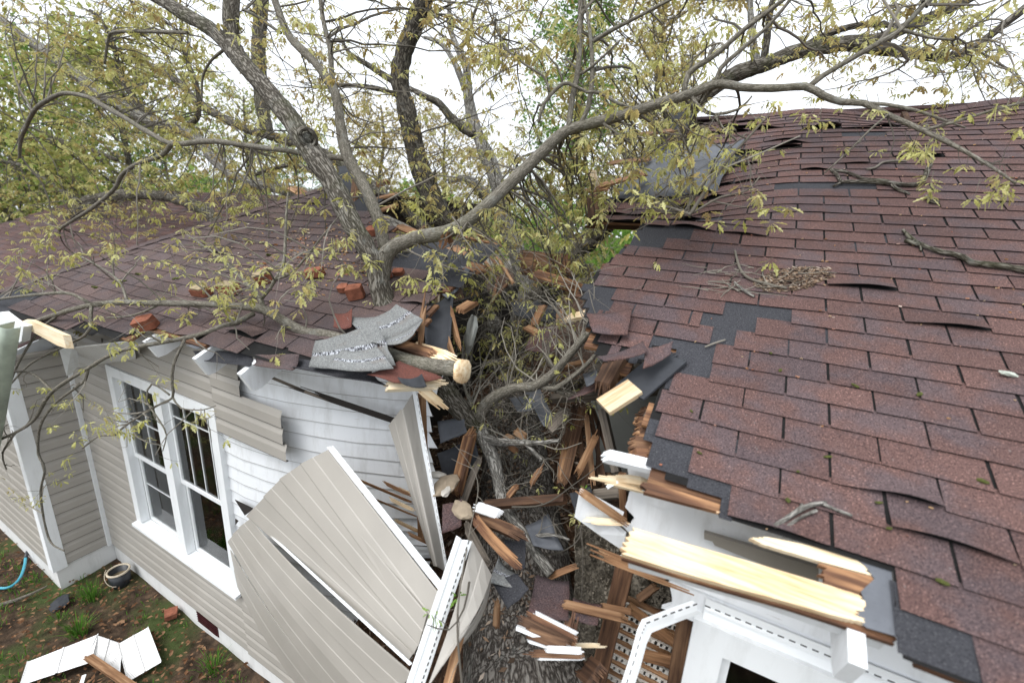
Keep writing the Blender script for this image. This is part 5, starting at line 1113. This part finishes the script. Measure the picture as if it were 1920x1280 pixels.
for q in ([(345, 240, 4.6, 14), (372, 215, 4.6, 12), (370, 165, 4.6, 12), (350, 110, 4.6, 10), (335, 60, 4.6, 7)], [(150, 378, 4.1, 14), (90, 340, 4.2, 12), (40, 310, 4.3, 10), (-10, 300, 4.4, 9)], [(640, 370, 4.7, 16), (600, 330, 4.7, 14), (540, 310, 4.7, 12), (470, 330, 4.6, 8)],
          [(500, 250, 5.5, 30), (490, 180, 5.6, 34), (485, 100, 5.7, 34), (490, 0, 5.8, 34), (492, -40, 5.8, 32)]):
    tlimb(q, 'bark', 8)
# bare shoots standing up from the break beside the right roof
for q in ([(1292, 405, 2.85, 10), (1325, 355, 2.88, 9), (1365, 300, 2.9, 8), (1400, 262, 2.9, 7), (1445, 212, 2.9, 4)], [(1280, 402, 2.9, 7), (1320, 345, 2.92, 6), (1345, 300, 2.95, 5), (1400, 250, 2.95, 4)], [(1298, 400, 2.86, 6), (1350, 370, 2.86, 5), (1400, 358, 2.86, 4), (1425, 330, 2.86, 3)],
          [(1290, 400, 2.9, 7), (1300, 330, 2.95, 6), (1290, 280, 2.95, 5), (1270, 240, 2.95, 4)], [(1300, 370, 2.9, 6), (1330, 330, 2.9, 5), (1420, 290, 2.9, 4), (1500, 255, 2.9, 3)]):
    tlimb(q, 'twig_pale', 6, .1)
b = MB()
c = P(577, 258, 2.37); dv = (EYE - c).normalized(); e1 = dv.orthogonal().normalized(); e2 = dv.cross(e1)
ring = [c + (e1 * math.cos(a) * 1.0 + e2 * math.sin(a) * 1.25) * .05 + dv * .05 for a in [i * .4 for i in range(17)]]
b.tube(ring, [.018 + .006 * noise.noise(Vector((i * .7, 0, 0))) for i in range(17)], 8, .2); b.tube([c + dv * .03, c + dv * .055], [.04, .035], 10, .3); b.build('branch_scar', M['bark'], tree, True)
# cut limb lying on the left eave with its own branches
AG[0] = 'eave'
cut = empty('fallen_branch', 'smooth grey cut limb lying across the left eave with twigs hanging over the wall', 'branch')
def climb(px, mat='bark_smooth', sides=8, name='limb'):
    b = MB(); limb(b, px, sides, .12); return b.build(name, M[mat], cut, True)
climb([(866, 696, 1.72, 40), (845, 690, 1.73, 40), (800, 684, 1.76, 40), (760, 672, 1.80, 34), (700, 652, 1.83, 28), (640, 634, 1.85, 26), (600, 627, 1.86, 25), (570, 622, 1.84, 25), (530, 600, 1.8, 23), (495, 580, 1.78, 21), (460, 575, 1.75, 18), (400, 571, 1.70, 16), (330, 569, 1.62, 15), (270, 568, 1.56, 14), (220, 567, 1.5, 14), (165, 573, 1.44, 13), (110, 588, 1.38, 12), (60, 605, 1.32, 11), (0, 630, 1.26, 10), (-40, 645, 1.22, 9)], sides=10)
u_ = P(866, 696, 1.72); b = MB(); b.tube([u_ + Vector((.0, 0, 0)), u_ + (P(880, 698, 1.715) - u_) * .25], [.066, .06], 12, .25); b.build('cut_face', M['pine'], cut, True)
for q in ([(475, 588, 1.74, 13), (440, 606, 1.6, 12), (420, 609, 1.52, 11), (370, 628, 1.42, 11), (302, 642, 1.32, 11), (235, 655, 1.26, 10), (202, 668, 1.22, 10), (168, 689, 1.2, 9), (134, 709, 1.18, 9), (101, 732, 1.16, 9), (84, 752, 1.15, 9), (64, 786, 1.13, 8), (34, 808, 1.1, 7), (-10, 828, 1.08, 6)],
          [(165, 690, 1.2, 7), (160, 712, 1.19, 7), (140, 728, 1.18, 6), (100, 760, 1.17, 6), (75, 800, 1.15, 6), (72, 850, 1.14, 6), (84, 880, 1.14, 5), (76, 930, 1.14, 5), (92, 1010, 1.14, 4), (120, 1032, 1.14, 3)],
          [(347, 635, 1.38, 7), (326, 683, 1.32, 7), (323, 720, 1.3, 7), (324, 745, 1.3, 6), (295, 760, 1.28, 5), (235, 798, 1.25, 5), (215, 815, 1.24, 5), (185, 818, 1.22, 4), (155, 840, 1.2, 4)],
          [(324, 745, 1.3, 5), (340, 765, 1.3, 4), (380, 768, 1.32, 3), (405, 760, 1.34, 2)], [(318, 740, 1.3, 5), (285, 720, 1.28, 4), (275, 750, 1.26, 4), (300, 790, 1.25, 4), (312, 815, 1.25, 3), (305, 845, 1.25, 2)],
          [(168, 568, 1.46, 8), (140, 553, 1.42, 8), (111, 549, 1.4, 8), (50, 554, 1.35, 7), (-20, 563, 1.3, 6)], [(494, 577, 1.78, 12), (484, 554, 1.8, 11), (460, 528, 1.85, 9), (437, 507, 1.9, 8), (427, 494, 1.92, 7), (395, 470, 1.95, 5), (350, 440, 2.0, 4)],
          [(490, 560, 1.8, 9), (507, 540, 1.84, 9), (514, 527, 1.86, 9), (531, 497, 1.92, 8), (535, 447, 2.0, 8), (537, 400, 2.05, 6), (540, 360, 2.1, 4)], [(516, 524, 1.87, 7), (551, 508, 1.9, 6), (601, 447, 1.98, 5), (640, 400, 2.05, 3)],
          [(172, 573, 1.44, 8), (170, 600, 1.4, 8), (172, 610, 1.38, 7), (160, 628, 1.35, 7), (140, 640, 1.32, 6), (60, 680, 1.25, 5), (20, 720, 1.2, 4)], [(100, 735, 1.16, 6), (60, 700, 1.14, 5), (20, 698, 1.12, 4), (-20, 712, 1.1, 3)],
          [(30, 810, 1.1, 5), (5, 850, 1.08, 4), (12, 880, 1.08, 3)], [(110, 590, 1.38, 7), (70, 625, 1.3, 6), (30, 690, 1.22, 5), (5, 760, 1.15, 4)], [(300, 570, 1.6, 7), (255, 590, 1.5, 5), (200, 596, 1.45, 4)], [(240, 568, 1.55, 7), (225, 530, 1.6, 6), (195, 505, 1.66, 5), (150, 480, 1.7, 4)]):
    climb(q, 'bark_smooth', 7)

# side branches, twigs and leaves --------------------------------------
class Fol:
    def __init__(s): s.tw = MB(); s.lf = MB(); s.lf2 = MB()
def leaf(b, p, d, L, q):
    d = d.normalized(); s_ = d.cross(Vector((ru(-.5, .5), ru(-.5, .5), 1))).normalized(); n_ = s_.cross(d); fold = n_ * L * .10
    mid = [p, p + d * L * .5 + n_ * L * ru(-.06, .02), p + d * L + n_ * L * ru(-.2, -.05)]
    a = [b.add(v, r=q) for v in mid]
    for sg in (-1, 1):
        o = [(.22, .05), (.36, .15), (.47, .06), (.62, .19), (.74, .07), (.87, .10)]
        e = [b.add(p + d * L * t + s_ * sg * w * L + fold * (w * 3) - n_ * L * .08 * t, r=min(1, q + .06)) for t, w in o]
        b.face(a[0], *(e if sg > 0 else e), a[2], a[1]) if sg > 0 else b.face(a[0], a[1], a[2], *e[::-1])
def cluster(f, p, n=6, s_=.075, tan=.0):
    bb = f.lf2 if rnd() < tan else f.lf; q0 = rnd()
    for i in range(n):
        a = ru(0, 6.28); d = Vector((math.cos(a), math.sin(a), ru(-1.5, .15))); leaf(bb, p + d * .008, d, s_ * ru(.55, 1.25), min(1, max(0, q0 + ru(-.25, .25))))
    if rnd() < .18:
        for i in range(3): q = p + Vector((ru(-.02, .02), ru(-.02, .02), 0)); bb.tube([q, q + Vector((ru(-.01, .01), 0, -.03)), q + Vector((ru(-.015, .015), 0, -ru(.05, .09)))], [.0018, .0022, .0015], 3, 0, .5, False)
def twig(f, p, d, L, r0, lv, leafp, tan, s_, grav=-.15):
    n = max(3, int(L / .07)); pts = [p]; dd = d.normalized()
    for i in range(n):
        dd = (dd + Vector((ru(-1, 1), ru(-1, 1), ru(-1, 1) + grav)) * .22).normalized(); pts.append(pts[-1] + dd * L / n)
    f.tw.tube(pts, [r0 * (1 - .7 * i / n) for i in range(n + 1)], 4 if r0 < .004 else 5, 0, None, False)
    if lv > 0:
        for i in range(1, n + 1):
            if rnd() < .55:
                t = (pts[i] - pts[i - 1]).normalized(); sd = (t * ru(.2, 1) + Vector((ru(-1, 1), ru(-1, 1), ru(-.7, .8)))).normalized()
                twig(f, pts[i], sd, L * ru(.25, .55), r0 * .55, lv - 1, leafp, tan, s_, grav)
    if rnd() < leafp: cluster(f, pts[-1], random.randint(5, 8), s_, tan)
    if lv == 0 and rnd() < leafp * .45: cluster(f, pts[len(pts) // 2], random.randint(3, 5), s_ * .85, tan)
def reach(f, tgt, grp, leafp, tan, s_, maxd=2.4, lv=1, rmax=.009, L2=.3):
    best = None; bd = 9
    for p, r, g_ in random.sample(ANCH, min(len(ANCH), 700)):
        if grp and g_ != grp: continue
        d = (p - tgt).length
        if d < bd: bd = d; best = (p, r)
    if best is None or bd > maxd: return
    p, r = best; n = max(4, int(bd / .12)); mid = Vector((ru(-1, 1), ru(-1, 1), ru(-.3, 1))) * bd * .18; pts = []
    for i in range(n + 1):
        t = i / n; pts.append(p.lerp(tgt, t) + mid * 4 * t * (1 - t) + Vector((ru(-1, 1), ru(-1, 1), ru(-1, 1))) * .012)
    r0 = min(r * .6, rmax * (.4 + .5 * bd))
    f.tw.tube(pts, [r0 * (1 - .75 * i / n) + .0012 for i in range(n + 1)], 5, 0, None, False)
    for i in range(max(1, n // 3), n + 1):
        if rnd() < .6:
            t = (pts[i] - pts[i - 1]).normalized(); twig(f, pts[i], (t * ru(0, .8) + Vector((ru(-1, 1), ru(-1, 1), ru(-.8, .7)))).normalized(), L2 * ru(.5, 1.2), max(.0016, r0 * .4), lv if rnd() < .35 else 0, leafp, tan, s_)
def region(f, n, x0, x1, y0, y1, Y0, Y1, grp=None, leafp=.8, tan=.3, s_=.075, **k):
    for i in range(n): reach(f, P(ru(x0, x1), ru(y0, y1), ru(Y0, Y1)), grp, leafp, tan, s_, **k)
f = Fol()
region(f, 300, -60, 340, -40, 470, 2.9, 5.6, 'tree', .95, .25, .085)
region(f, 60, 250, 700, 230, 420, 3.2, 5.2, 'tree', .9, .5, .08)
region(f, 85, 780, 1120, 250, 480, 3.8, 6.5, 'tree', .9, .35, .075)
region(f, 175, 300, 640, -40, 400, 2.6, 5.4, 'tree', .75, .4, .08)
region(f, 40, 0, 620, 330, 520, 2.2, 3.0, 'tree', .85, .15, .075)
region(f, 125, 640, 1000, -30, 440, 2.6, 6.2, 'tree', .75, .45, .075)
region(f, 135, 1000, 1330, -30, 420, 2.9, 6.4, 'tree', .75, .35, .07)
region(f, 55, 1330, 1920, -30, 170, 3.6, 7.2, 'tree', .55, .35, .07)
region(f, 14, 1780, 1960, 0, 240, 5.0, 6.9, 'tree', .8, .5, .075)
region(f, 40, 1150, 1420, 200, 400, 2.75, 3.1, 'tree', .5, .1, .07, maxd=1.2)
region(f, 75, 880, 1140, 420, 640, 2.9, 5.5, None, .75, .15, .07)
region(f, 6, 1560, 1900, 215, 330, 2.95, 3.2, 'tree', .5, .05, .05, maxd=.8, L2=.2)
for x, y in ((1690, 270), (1710, 285), (1745, 290), (1800, 305), (1860, 345), (1885, 370), (1850, 370), (1740, 360), (1520, 215), (1530, 235), (1440, 225), (1370, 240), (1610, 212), (1825, 225)):
    for k in range(2): q = P(x + ru(-12, 12), y + ru(-10, 14), ru(2.9, 3.1)); twig(f, q + Vector((ru(-.04, .04), 0, .09)), Vector((ru(-.5, .5), 0, -1)), .08, .002, 0, 1, 0, .05)
region(f, 26, 620, 900, 440, 620, 2.0, 2.6, None, .8, .0, .07, maxd=.9, L2=.18)
o = f.tw.build('twigs', M['twig'], tree); o['kind'] = 'stuff'; o = f.lf.build('leaves', M['leaf'], tree); o['kind'] = 'stuff'; o = f.lf2.build('catkin_leaves', M['leaf_tan'], tree); o['kind'] = 'stuff'
f = Fol()
region(f, 50, -30, 470, 430, 690, 1.2, 1.75, 'eave', .7, .05, .055, maxd=.7, L2=.2)
region(f, 26, -20, 300, 690, 960, 1.02, 1.25, 'eave', .5, .05, .045, maxd=.6, L2=.16)
region(f, 22, 400, 640, 470, 640, 1.6, 2.0, 'eave', .7, .05, .06, maxd=.7, L2=.2)
region(f, 4, 300, 420, 760, 860, 1.2, 1.35, 'eave', .5, .0, .045, maxd=.5, L2=.12)
o = f.tw.build('twigs', M['twig_pale'], cut); o['kind'] = 'stuff'; o = f.lf.build('leaves', M['leaf'], cut); o['kind'] = 'stuff'
f = Fol()
region(f, 105, 840, 1130, 500, 790, 2.4, 3.4, None, .14, .0, .04, maxd=1.2, L2=.45, lv=1, rmax=.006)
region(f, 30, 860, 1120, 760, 960, 2.0, 2.5, None, .1, .0, .035, maxd=.9, L2=.3, rmax=.005)
o = f.tw.build('twigs', M['twig_pale'], tree); o['kind'] = 'stuff'; o = f.lf.build('leaves', M['leaf'], tree); o['kind'] = 'stuff'
# one brown dead leaf caught on the long limb
b = MB()
for i in range(5): leaf(b, P(838, 430, 2.4) + Vector((ru(-.02, .02), 0, ru(-.01, .01))), Vector((ru(-.6, .6), ru(-.3, .3), -1)), ru(.09, .15), rnd())
tag(b.build('dead_leaf', M['leaf_dead']), 'crumpled brown dead leaf hanging on the long smooth limb', 'leaf')

# loose sticks ----------------------------------------------------------
def rstick(label, parts, mat='bark', name='branch', cat='branch'):
    t = empty(name, label, cat)
    for px in parts:
        pts = []
        for q in px:
            u, v = RP(q[0], q[1], .02); p = fr(u, v, .014); r_ = .5 * q[2] * depth(p) / F; pts.append((fr(u, v, .012 + r_ + (q[3] if len(q) > 3 else 0)), r_))
        pp, rr = spline(pts, .02)
        for i in range(len(pp)): rr[i] *= 1 + .25 * noise.noise(Vector((i * .5, px[0][0], 0)))
        b = MB(); b.tube(pp, rr, 8, .2); b.build('stem', M[mat], t, True)
    return t
rstick('knotty grey branch lying across the upper right roof', [[(1576, 345, 7), (1633, 345, 8), (1673, 348, 8), (1701, 350, 8), (1724, 347, 8), (1731, 340, 9, .02), (1736, 324, 8, .08)], [(1576, 345, 6), (1568, 330, 6), (1557, 320, 5)], [(1576, 345, 5), (1562, 351, 4)],
        [(1558, 320, 5), (1583, 324, 5), (1600, 330, 5), (1617, 338, 6), (1636, 340, 6), (1664, 343, 6), (1680, 356, 6), (1705, 365, 4)], [(1735, 371, 7), (1746, 380, 8), (1761, 382, 6)]])
rstick('knotty branch lying at the right edge of the right roof', [[(1693, 433, 6), (1708, 448, 7), (1727, 460, 8), (1764, 474, 9), (1785, 477, 9), (1804, 484, 11), (1820, 494, 11), (1844, 497, 11), (1885, 502, 12), (1940, 512, 13)], [(1697, 452, 8), (1715, 458, 7), (1735, 462, 7)], [(1726, 462, 5), (1727, 470, 4)]])
rstick('pale forked stick lying near the eave of the right roof', [[(1452, 987, 9), (1475, 972, 9), (1503, 953, 9), (1525, 946, 9), (1549, 941, 6)], [(1543, 945, 8), (1570, 956, 6), (1598, 966, 6)], [(1471, 990, 6), (1500, 970, 6), (1531, 956, 6)], [(1508, 952, 6), (1502, 944, 5)]], 'bark_pale')
rstick('short straight twig left of centre on the right roof', [[(1322, 649, 3), (1340, 642, 3.5), (1360, 636, 3)]], 'twig_pale', 'twig', 'twig')
rstick('grey stick lying on the leaf pile of the right roof', [[(1378, 470, 4), (1388, 505, 5), (1405, 522, 5), (1440, 534, 6), (1475, 541, 5)]], 'twig_pale', 'twig', 'twig')
rstick('short thick stick below the leaf pile on the right roof', [[(1377, 530, 5), (1395, 545, 5.5), (1414, 556, 5)]], 'bark_pale', 'twig', 'twig')
rstick('thin bare twig lying above the knotty branch on the right roof', [[(1700, 303, 3), (1680, 303, 4), (1655, 306, 4), (1640, 316, 4), (1625, 319, 4)]], 'twig_pale', 'twig', 'twig')
b = MB(); c = MB()
for i in range(1500):                                          # the heap of leaf bits and twigs
    a = ru(0, 6.28); r_ = math.sqrt(rnd()); x, y = 1485 + 72 * r_ * math.cos(a) + 18 * noise.noise(Vector((a * 2, 0, 0))), 527 + 22 * r_ * math.sin(a); y -= (x - 1485) * .14; u, v = RP(x, y); p = fr(u, v, .012 + .03 * (1 - r_) * rnd()); q = rnd(); s_ = ru(.006, .022)
    t = Vector((ru(-1, 1), ru(-1, 1) * .8, ru(-.4, .4))).normalized() * s_; w = t.cross(Vector((ru(-.3, .3), -.4, 1))).normalized() * s_ * ru(.1, .35)
    A = [b.add(p - t, r=q), b.add(p + w, r=q), b.add(p + t, r=q), b.add(p - w, r=q)]; b.face(*A)
tag(b.build('leaf_heap', M['litter']), 'heap of dry leaf bits on the right roof', 'leaves', kind='stuff')
for i in range(46):
    x, y = ru(1320, 1480), ru(505, 552); u, v = RP(x, y); p = fr(u, v, .016); d = Vector((ru(-1, 1), ru(-.3, .5), 0)).normalized(); d = Vector((d.x, d.y * CT, d.y * ST)); L = ru(.06, .26); pts = [p]
    for k in range(5): d = (d + Vector((ru(-.4, .4), ru(-.3, .3) * CT, ru(-.2, .2)))).normalized(); pts.append(pts[-1] + d * L / 5)
    c.tube(pts, [.0028, .0026, .0022, .0018, .0014, .001], 5)
tag(c.build('dry_twigs', M['twig_pale']), 'tangle of thin dry twigs at the left end of the leaf heap', 'twigs', kind='stuff')

# rubble, litter on the trunk and insulation ------------------------------
def mound(x, y): return 1.42 + .27 * (y - 1.9) + .16 * noise.noise(Vector((x * 1.6, y * 1.6, 1))) + .06 * noise.noise(Vector((x * 6, y * 6, 2))) - .9 * (1 - smooth(1.75, 2.15, y)) * 1
b = MB(); id_ = {}; xs_ = [-4.2 + .09 * i for i in range(46)]; ys_ = [1.84 + .09 * i for i in range(75)]
for i, x in enumerate(xs_):
    for j, y in enumerate(ys_): id_[i, j] = b.add((x - .28 * (y - 2) * 1, y, mound(x - .28 * (y - 2), y)))
for i in range(len(xs_) - 1):
    for j in range(len(ys_) - 1): b.face(id_[i, j], id_[i + 1, j], id_[i + 1, j + 1], id_[i, j + 1])
tag(b.build('rubble', M['greywood' if False else 'oldwood'], None, True), 'brown rubble filling the gap around the fallen trunk', 'rubble', kind='stuff')
b = MB(); c = MB(); tr_ = [(pp_, r_) for pp_, r_ in zip(*spline(tp, .06))]
for i in range(5200):
    p, r_ = random.choice(tr_)
    if p.y < 2.0: 
        if rnd() < .75: continue
    a = random.gauss(0, .65); p = p + Vector((math.sin(a) * r_ * 1.03, -.30 * math.cos(a) * r_, math.cos(a) * r_ * .96)) + Vector((ru(-.03, .03), ru(-.05, .05), .012)); s_ = ru(.008, .03); q = rnd()
    t = Vector((ru(-1, 1), ru(-1, 1), ru(-.5, .5))).normalized() * s_; w = t.cross(Vector((ru(-.6, .6), ru(-.6, .6), 1))).normalized() * s_ * ru(.15, .5)
    A = [b.add(p - t, r=q), b.add(p + w, r=q), b.add(p + t, r=q), b.add(p - w, r=q)]; b.face(*A)
for i in range(9000):
    y = ru(1.95, 5.5); x = ru(-3.2, -.3) - .28 * (y - 2); p = Vector((x, y, mound(x, y) + .015)); s_ = ru(.01, .045); q = rnd()
    t = Vector((ru(-1, 1), ru(-1, 1), ru(-.5, .5))).normalized() * s_; w = t.cross(Vector((ru(-.6, .6), ru(-.6, .6), 1))).normalized() * s_ * ru(.15, .5)
    A = [b.add(p - t, r=q), b.add(p + w, r=q), b.add(p + t, r=q), b.add(p - w, r=q)]; b.face(*A)
tag(b.build('leaf_debris', M['litter']), 'brown leaf bits and crumbs covering the trunk and rubble', 'debris', kind='stuff')
for i in range(260):
    y = ru(1.9, 4.8); x = ru(-2.6, -.35) - .28 * (y - 2); p = Vector((x, y, mound(x, y) + .03)); d = Vector((ru(-1, 1), ru(-1, 1), ru(-.4, .5))).normalized(); c.board(p, p + d * ru(.05, .3), ru(.01, .04), ru(.006, .015), (ru(-.4, .4), -.4, 1), .02, .02, 3)
tag(c.build('splinters', M['oldwood']), 'small wood splinters scattered through the rubble', 'splinters', kind='stuff')
b = MB(); rows = []
for j in range(26):
    row = []
    for i in range(24):
        x, y = 1078 + i * 9.6, 985 + j * 12; Y = 2.42 - .016 * j + .10 * noise.noise(Vector((i * .35, j * .35, 4))) + .05 * noise.noise(Vector((i * .9, j * .9, 7))); row.append(P(x, y, Y))
    rows.append(row)
b.sheet(rows, .01)
for i in range(5200):
    x, y = ru(1078, 1298), ru(985, 1285); j = (y - 985) / 12; Y = 2.40 - .016 * j + .10 * noise.noise(Vector(((x - 1078) / 9.6 * .35, j * .35, 4))); p = P(x, y, Y); s_ = ru(.004, .012)
    b.prism([p + Vector((ru(-1, 1), ru(-1, 1), ru(-1, 1))) * s_ for _ in range(4)], (0, -s_, s_ * .6), rnd())
tag(b.build('insulation', M['insul']), 'grey brown loose insulation heaped behind the stud of the right wall', 'insulation', kind='stuff')
b = MB()
for i in range(1600):
    x, y = ru(1040, 1225), ru(680, 742); y = 742 - (742 - y) * (.35 + .65 * (x - 1040) / 185); p = P(x, y, ru(2.72, 2.9)); s_ = ru(.006, .018)
    b.prism([p + Vector((ru(-1, 1), ru(-1, 1), ru(-1, 1))) * s_ for _ in range(4)], (0, -s_, s_ * .6), rnd())
tag(b.build('insulation', M['insul']), 'loose insulation and leaf bits lying on the dark ceiling batten', 'insulation', kind='stuff')
# bare thin twigs poking through the lower rubble, growing from one fallen shoot each
for k, (lab, px) in enumerate((('thin bare shoot standing along the folded siding piece', [(868, 1300, 1.2), (858, 1150, 1.25), (880, 1000, 1.5), (895, 900, 1.7), (850, 830, 1.9)]), ('thin shoot arching over the trunk from the square shingle', [(960, 950, 1.9), (1020, 945, 1.95), (1080, 905, 2.1), (1140, 860, 2.2)]), ('grey shoot hanging down beside the insulation', [(1080, 950, 2.1), (1090, 1000, 2.1), (1093, 1060, 2.1), (1090, 1120, 2.05)]),
        ('curved dark shoot right of the broken branch end', [(1010, 1040, 2.0), (1050, 1035, 2.05), (1085, 1010, 2.1), (1095, 960, 2.15)]), ('long thin shoot leaning over the folded siding piece', [(880, 1090, 1.3), (870, 1140, 1.25), (842, 1180, 1.2), (800, 1170, 1.15)]), ('thin shoot crossing the gap below the white board end', [(1000, 930, 2.1), (1060, 955, 2.1), (1110, 990, 2.05), (1150, 1010, 2.0)]))):
    b = MB(); pp, rr = spline([(P(*q), .0055 - .0012 * i) for i, q in enumerate(px)], .04); b.tube(pp, [max(.0015, r) for r in rr], 6, .1); o = b.build('bare_shoot', M['twig']); tag(o, lab, 'twig')
    f = Fol(); 
    for i in range(4, len(pp), 4): twig(f, pp[i], Vector((ru(-1, 1), ru(-1, .2), ru(-.6, .8))), ru(.06, .2), .002, 0, .25, 0, .035)
    q_ = f.tw.build('side_twigs', M['twig'], o); q_['kind'] = 'stuff'
    if f.lf.v: f.lf.build('leaves', M['leaf_green'], o)

# ------------------------------------------------------------------ standing trees behind
def bgtree(label, x, y, h, rad, leafm, n, seed, ls=.09, barkm='bark', low=.3, group=None):
    random.seed(seed); t = empty('tree', label, 'tree', group, (0, 0, 0)); b = MB(); lf = MB()
    lean = Vector((ru(-.06, .06), ru(-.06, .06), 1)); base = Vector((x, y, -.1)); pts = []
    for i in range(12): f_ = i / 11; pts.append(base + lean * h * .92 * f_ + Vector((noise.noise(Vector((f_ * 3, seed, 0))), noise.noise(Vector((f_ * 3, seed, 9))), 0)) * .35)
    r0 = h * .016; b.tube(pts, [r0 * (1 - .85 * i / 11) + .015 for i in range(12)], 10, .1); b.build('trunk', M[barkm], t, True)
    lb = MB(); tips = []
    for k in range(26):
        f_ = low + (1 - low) * (k / 26) ** .9; i = min(10, int(f_ * 11)); p = pts[i].lerp(pts[i + 1], f_ * 11 - i); a = k * 2.4 + ru(-.4, .4); L = rad * (1.05 - .6 * abs(f_ - .5) * 1.4) * ru(.7, 1.1); d = Vector((math.cos(a), math.sin(a), ru(.25, .8))); q = [p]
        for s_ in range(8): d = (d + Vector((ru(-.3, .3), ru(-.3, .3), ru(-.15, .22)))).normalized(); q.append(q[-1] + d * L / 8)
        rr = r0 * .38 * (1 - .6 * f_); lb.tube(q, [rr * (1 - .85 * s_ / 8) + .004 for s_ in range(9)], 6, .1)
        tips += q[3:]
        for s_ in range(2, 9):
            for e in range(2):
                d2 = Vector((ru(-1, 1), ru(-1, 1), ru(-.4, .9))).normalized(); L2 = ru(.3, .9) * rad * .35; w = [q[s_]]
                for z_ in range(4): d2 = (d2 + Vector((ru(-.4, .4), ru(-.4, .4), ru(-.3, .3)))).normalized(); w.append(w[-1] + d2 * L2 / 4)
                lb.tube(w, [.012, .009, .007, .005, .003], 4, 0, None, False); tips += w[2:]
    lb.build('limbs', M['twig'], t)
    for i in range(n):
        c = random.choice(tips) + Vector((random.gauss(0, .16), random.gauss(0, .16), random.gauss(-.04, .14))); d = Vector((ru(-1, 1), ru(-1, 1), ru(-1.2, .4))).normalized(); L = ls * ru(.6, 1.4); w = d.cross(Vector((ru(-1, 1), ru(-1, 1), ru(-1, 1)))).normalized() * L * .3; q = rnd()
        A = [lf.add(c, r=q), lf.add(c + d * L * .5 + w, r=q), lf.add(c + d * L, r=q), lf.add(c + d * L * .5 - w, r=q)]; lf.face(*A)
    lf.build('crown', M[leafm], t)
def at(px, Y): p = P(px, 440, Y); return p.x, p.y
bgtree('tall bright green tree behind the middle of the gap', *at(1075, 15), 12.5, 2.6, 'leaf_green', 9000, 3, .12)
bgtree('tan leaved tree right of the bright green tree', *at(1215, 17), 13, 2.8, 'leaf_tan', 10000, 4, .12)
bgtree('low green tree seen deep in the gap', *at(975, 13), 5.2, 1.8, 'leaf_green', 3500, 5, .10, low=.15)
bgtree('tan leaved tree behind the dark upright limb', *at(700, 15), 9.5, 2.8, 'leaf_tan', 5200, 6, .11)
bgtree('tan leaved tree behind the forked limb top', *at(470, 12), 9.5, 2.6, 'leaf_olive', 6000, 8, .11)
bgtree('broad green tree behind the left roof end', *at(150, 6.5), 9, 3.2, 'leaf_green', 13000, 9, .12, low=.1)
bgtree('tan and olive tree at the far left edge', *at(20, 4.6), 8, 2.8, 'leaf_olive', 14000, 10, .11, low=.15)
bgtree('leafy yellow tree behind the far end of the left roof', *at(260, 5.4), 8, 3.0, 'leaf_olive', 11000, 21, .11, low=.12)
bgtree('hazy green tree far behind the forked limb', *at(560, 20), 9, 3.4, 'leaf_green', 6000, 22, .14, low=.1)
bgtree('hazy tan tree far behind the pale limb', *at(900, 22), 8, 3.4, 'leaf_tan', 6000, 23, .14, low=.1)
bgtree('thin green tree between the left roof and the forked limb', *at(330, 9), 7.5, 2.4, 'leaf_green', 5000, 11, .11, low=.12)
bgtree('tan tree between the dark limb and the pale limb', *at(830, 18), 9.5, 2.6, 'leaf_tan', 3800, 12, .12)
random.seed(99); b = MB()
for i in range(26000):
    a = ru(-1.45, .9); r_ = ru(30, 44); x, y = math.sin(a) * r_, math.cos(a) * r_; h = 5.5 + 3.2 * noise.noise(Vector((a * 5, 0, 0))) + 1.5 * noise.noise(Vector((a * 17, 3, 0))); c = Vector((x, y, ru(0, 1) ** .7 * h)); d = Vector((ru(-1, 1), ru(-1, 1), ru(-1, .6))).normalized(); L = ru(.25, .6); w = d.cross(Vector((ru(-1, 1), ru(-1, 1), ru(-1, 1)))).normalized() * L * .35; q = rnd()
    A = [b.add(c, r=q), b.add(c + d * L * .5 + w, r=q), b.add(c + d * L, r=q), b.add(c + d * L * .5 - w, r=q)]; b.face(*A)
tag(b.build('distant_woods', M['leaf_green']), 'far green woods along the horizon', 'woods', kind='stuff')
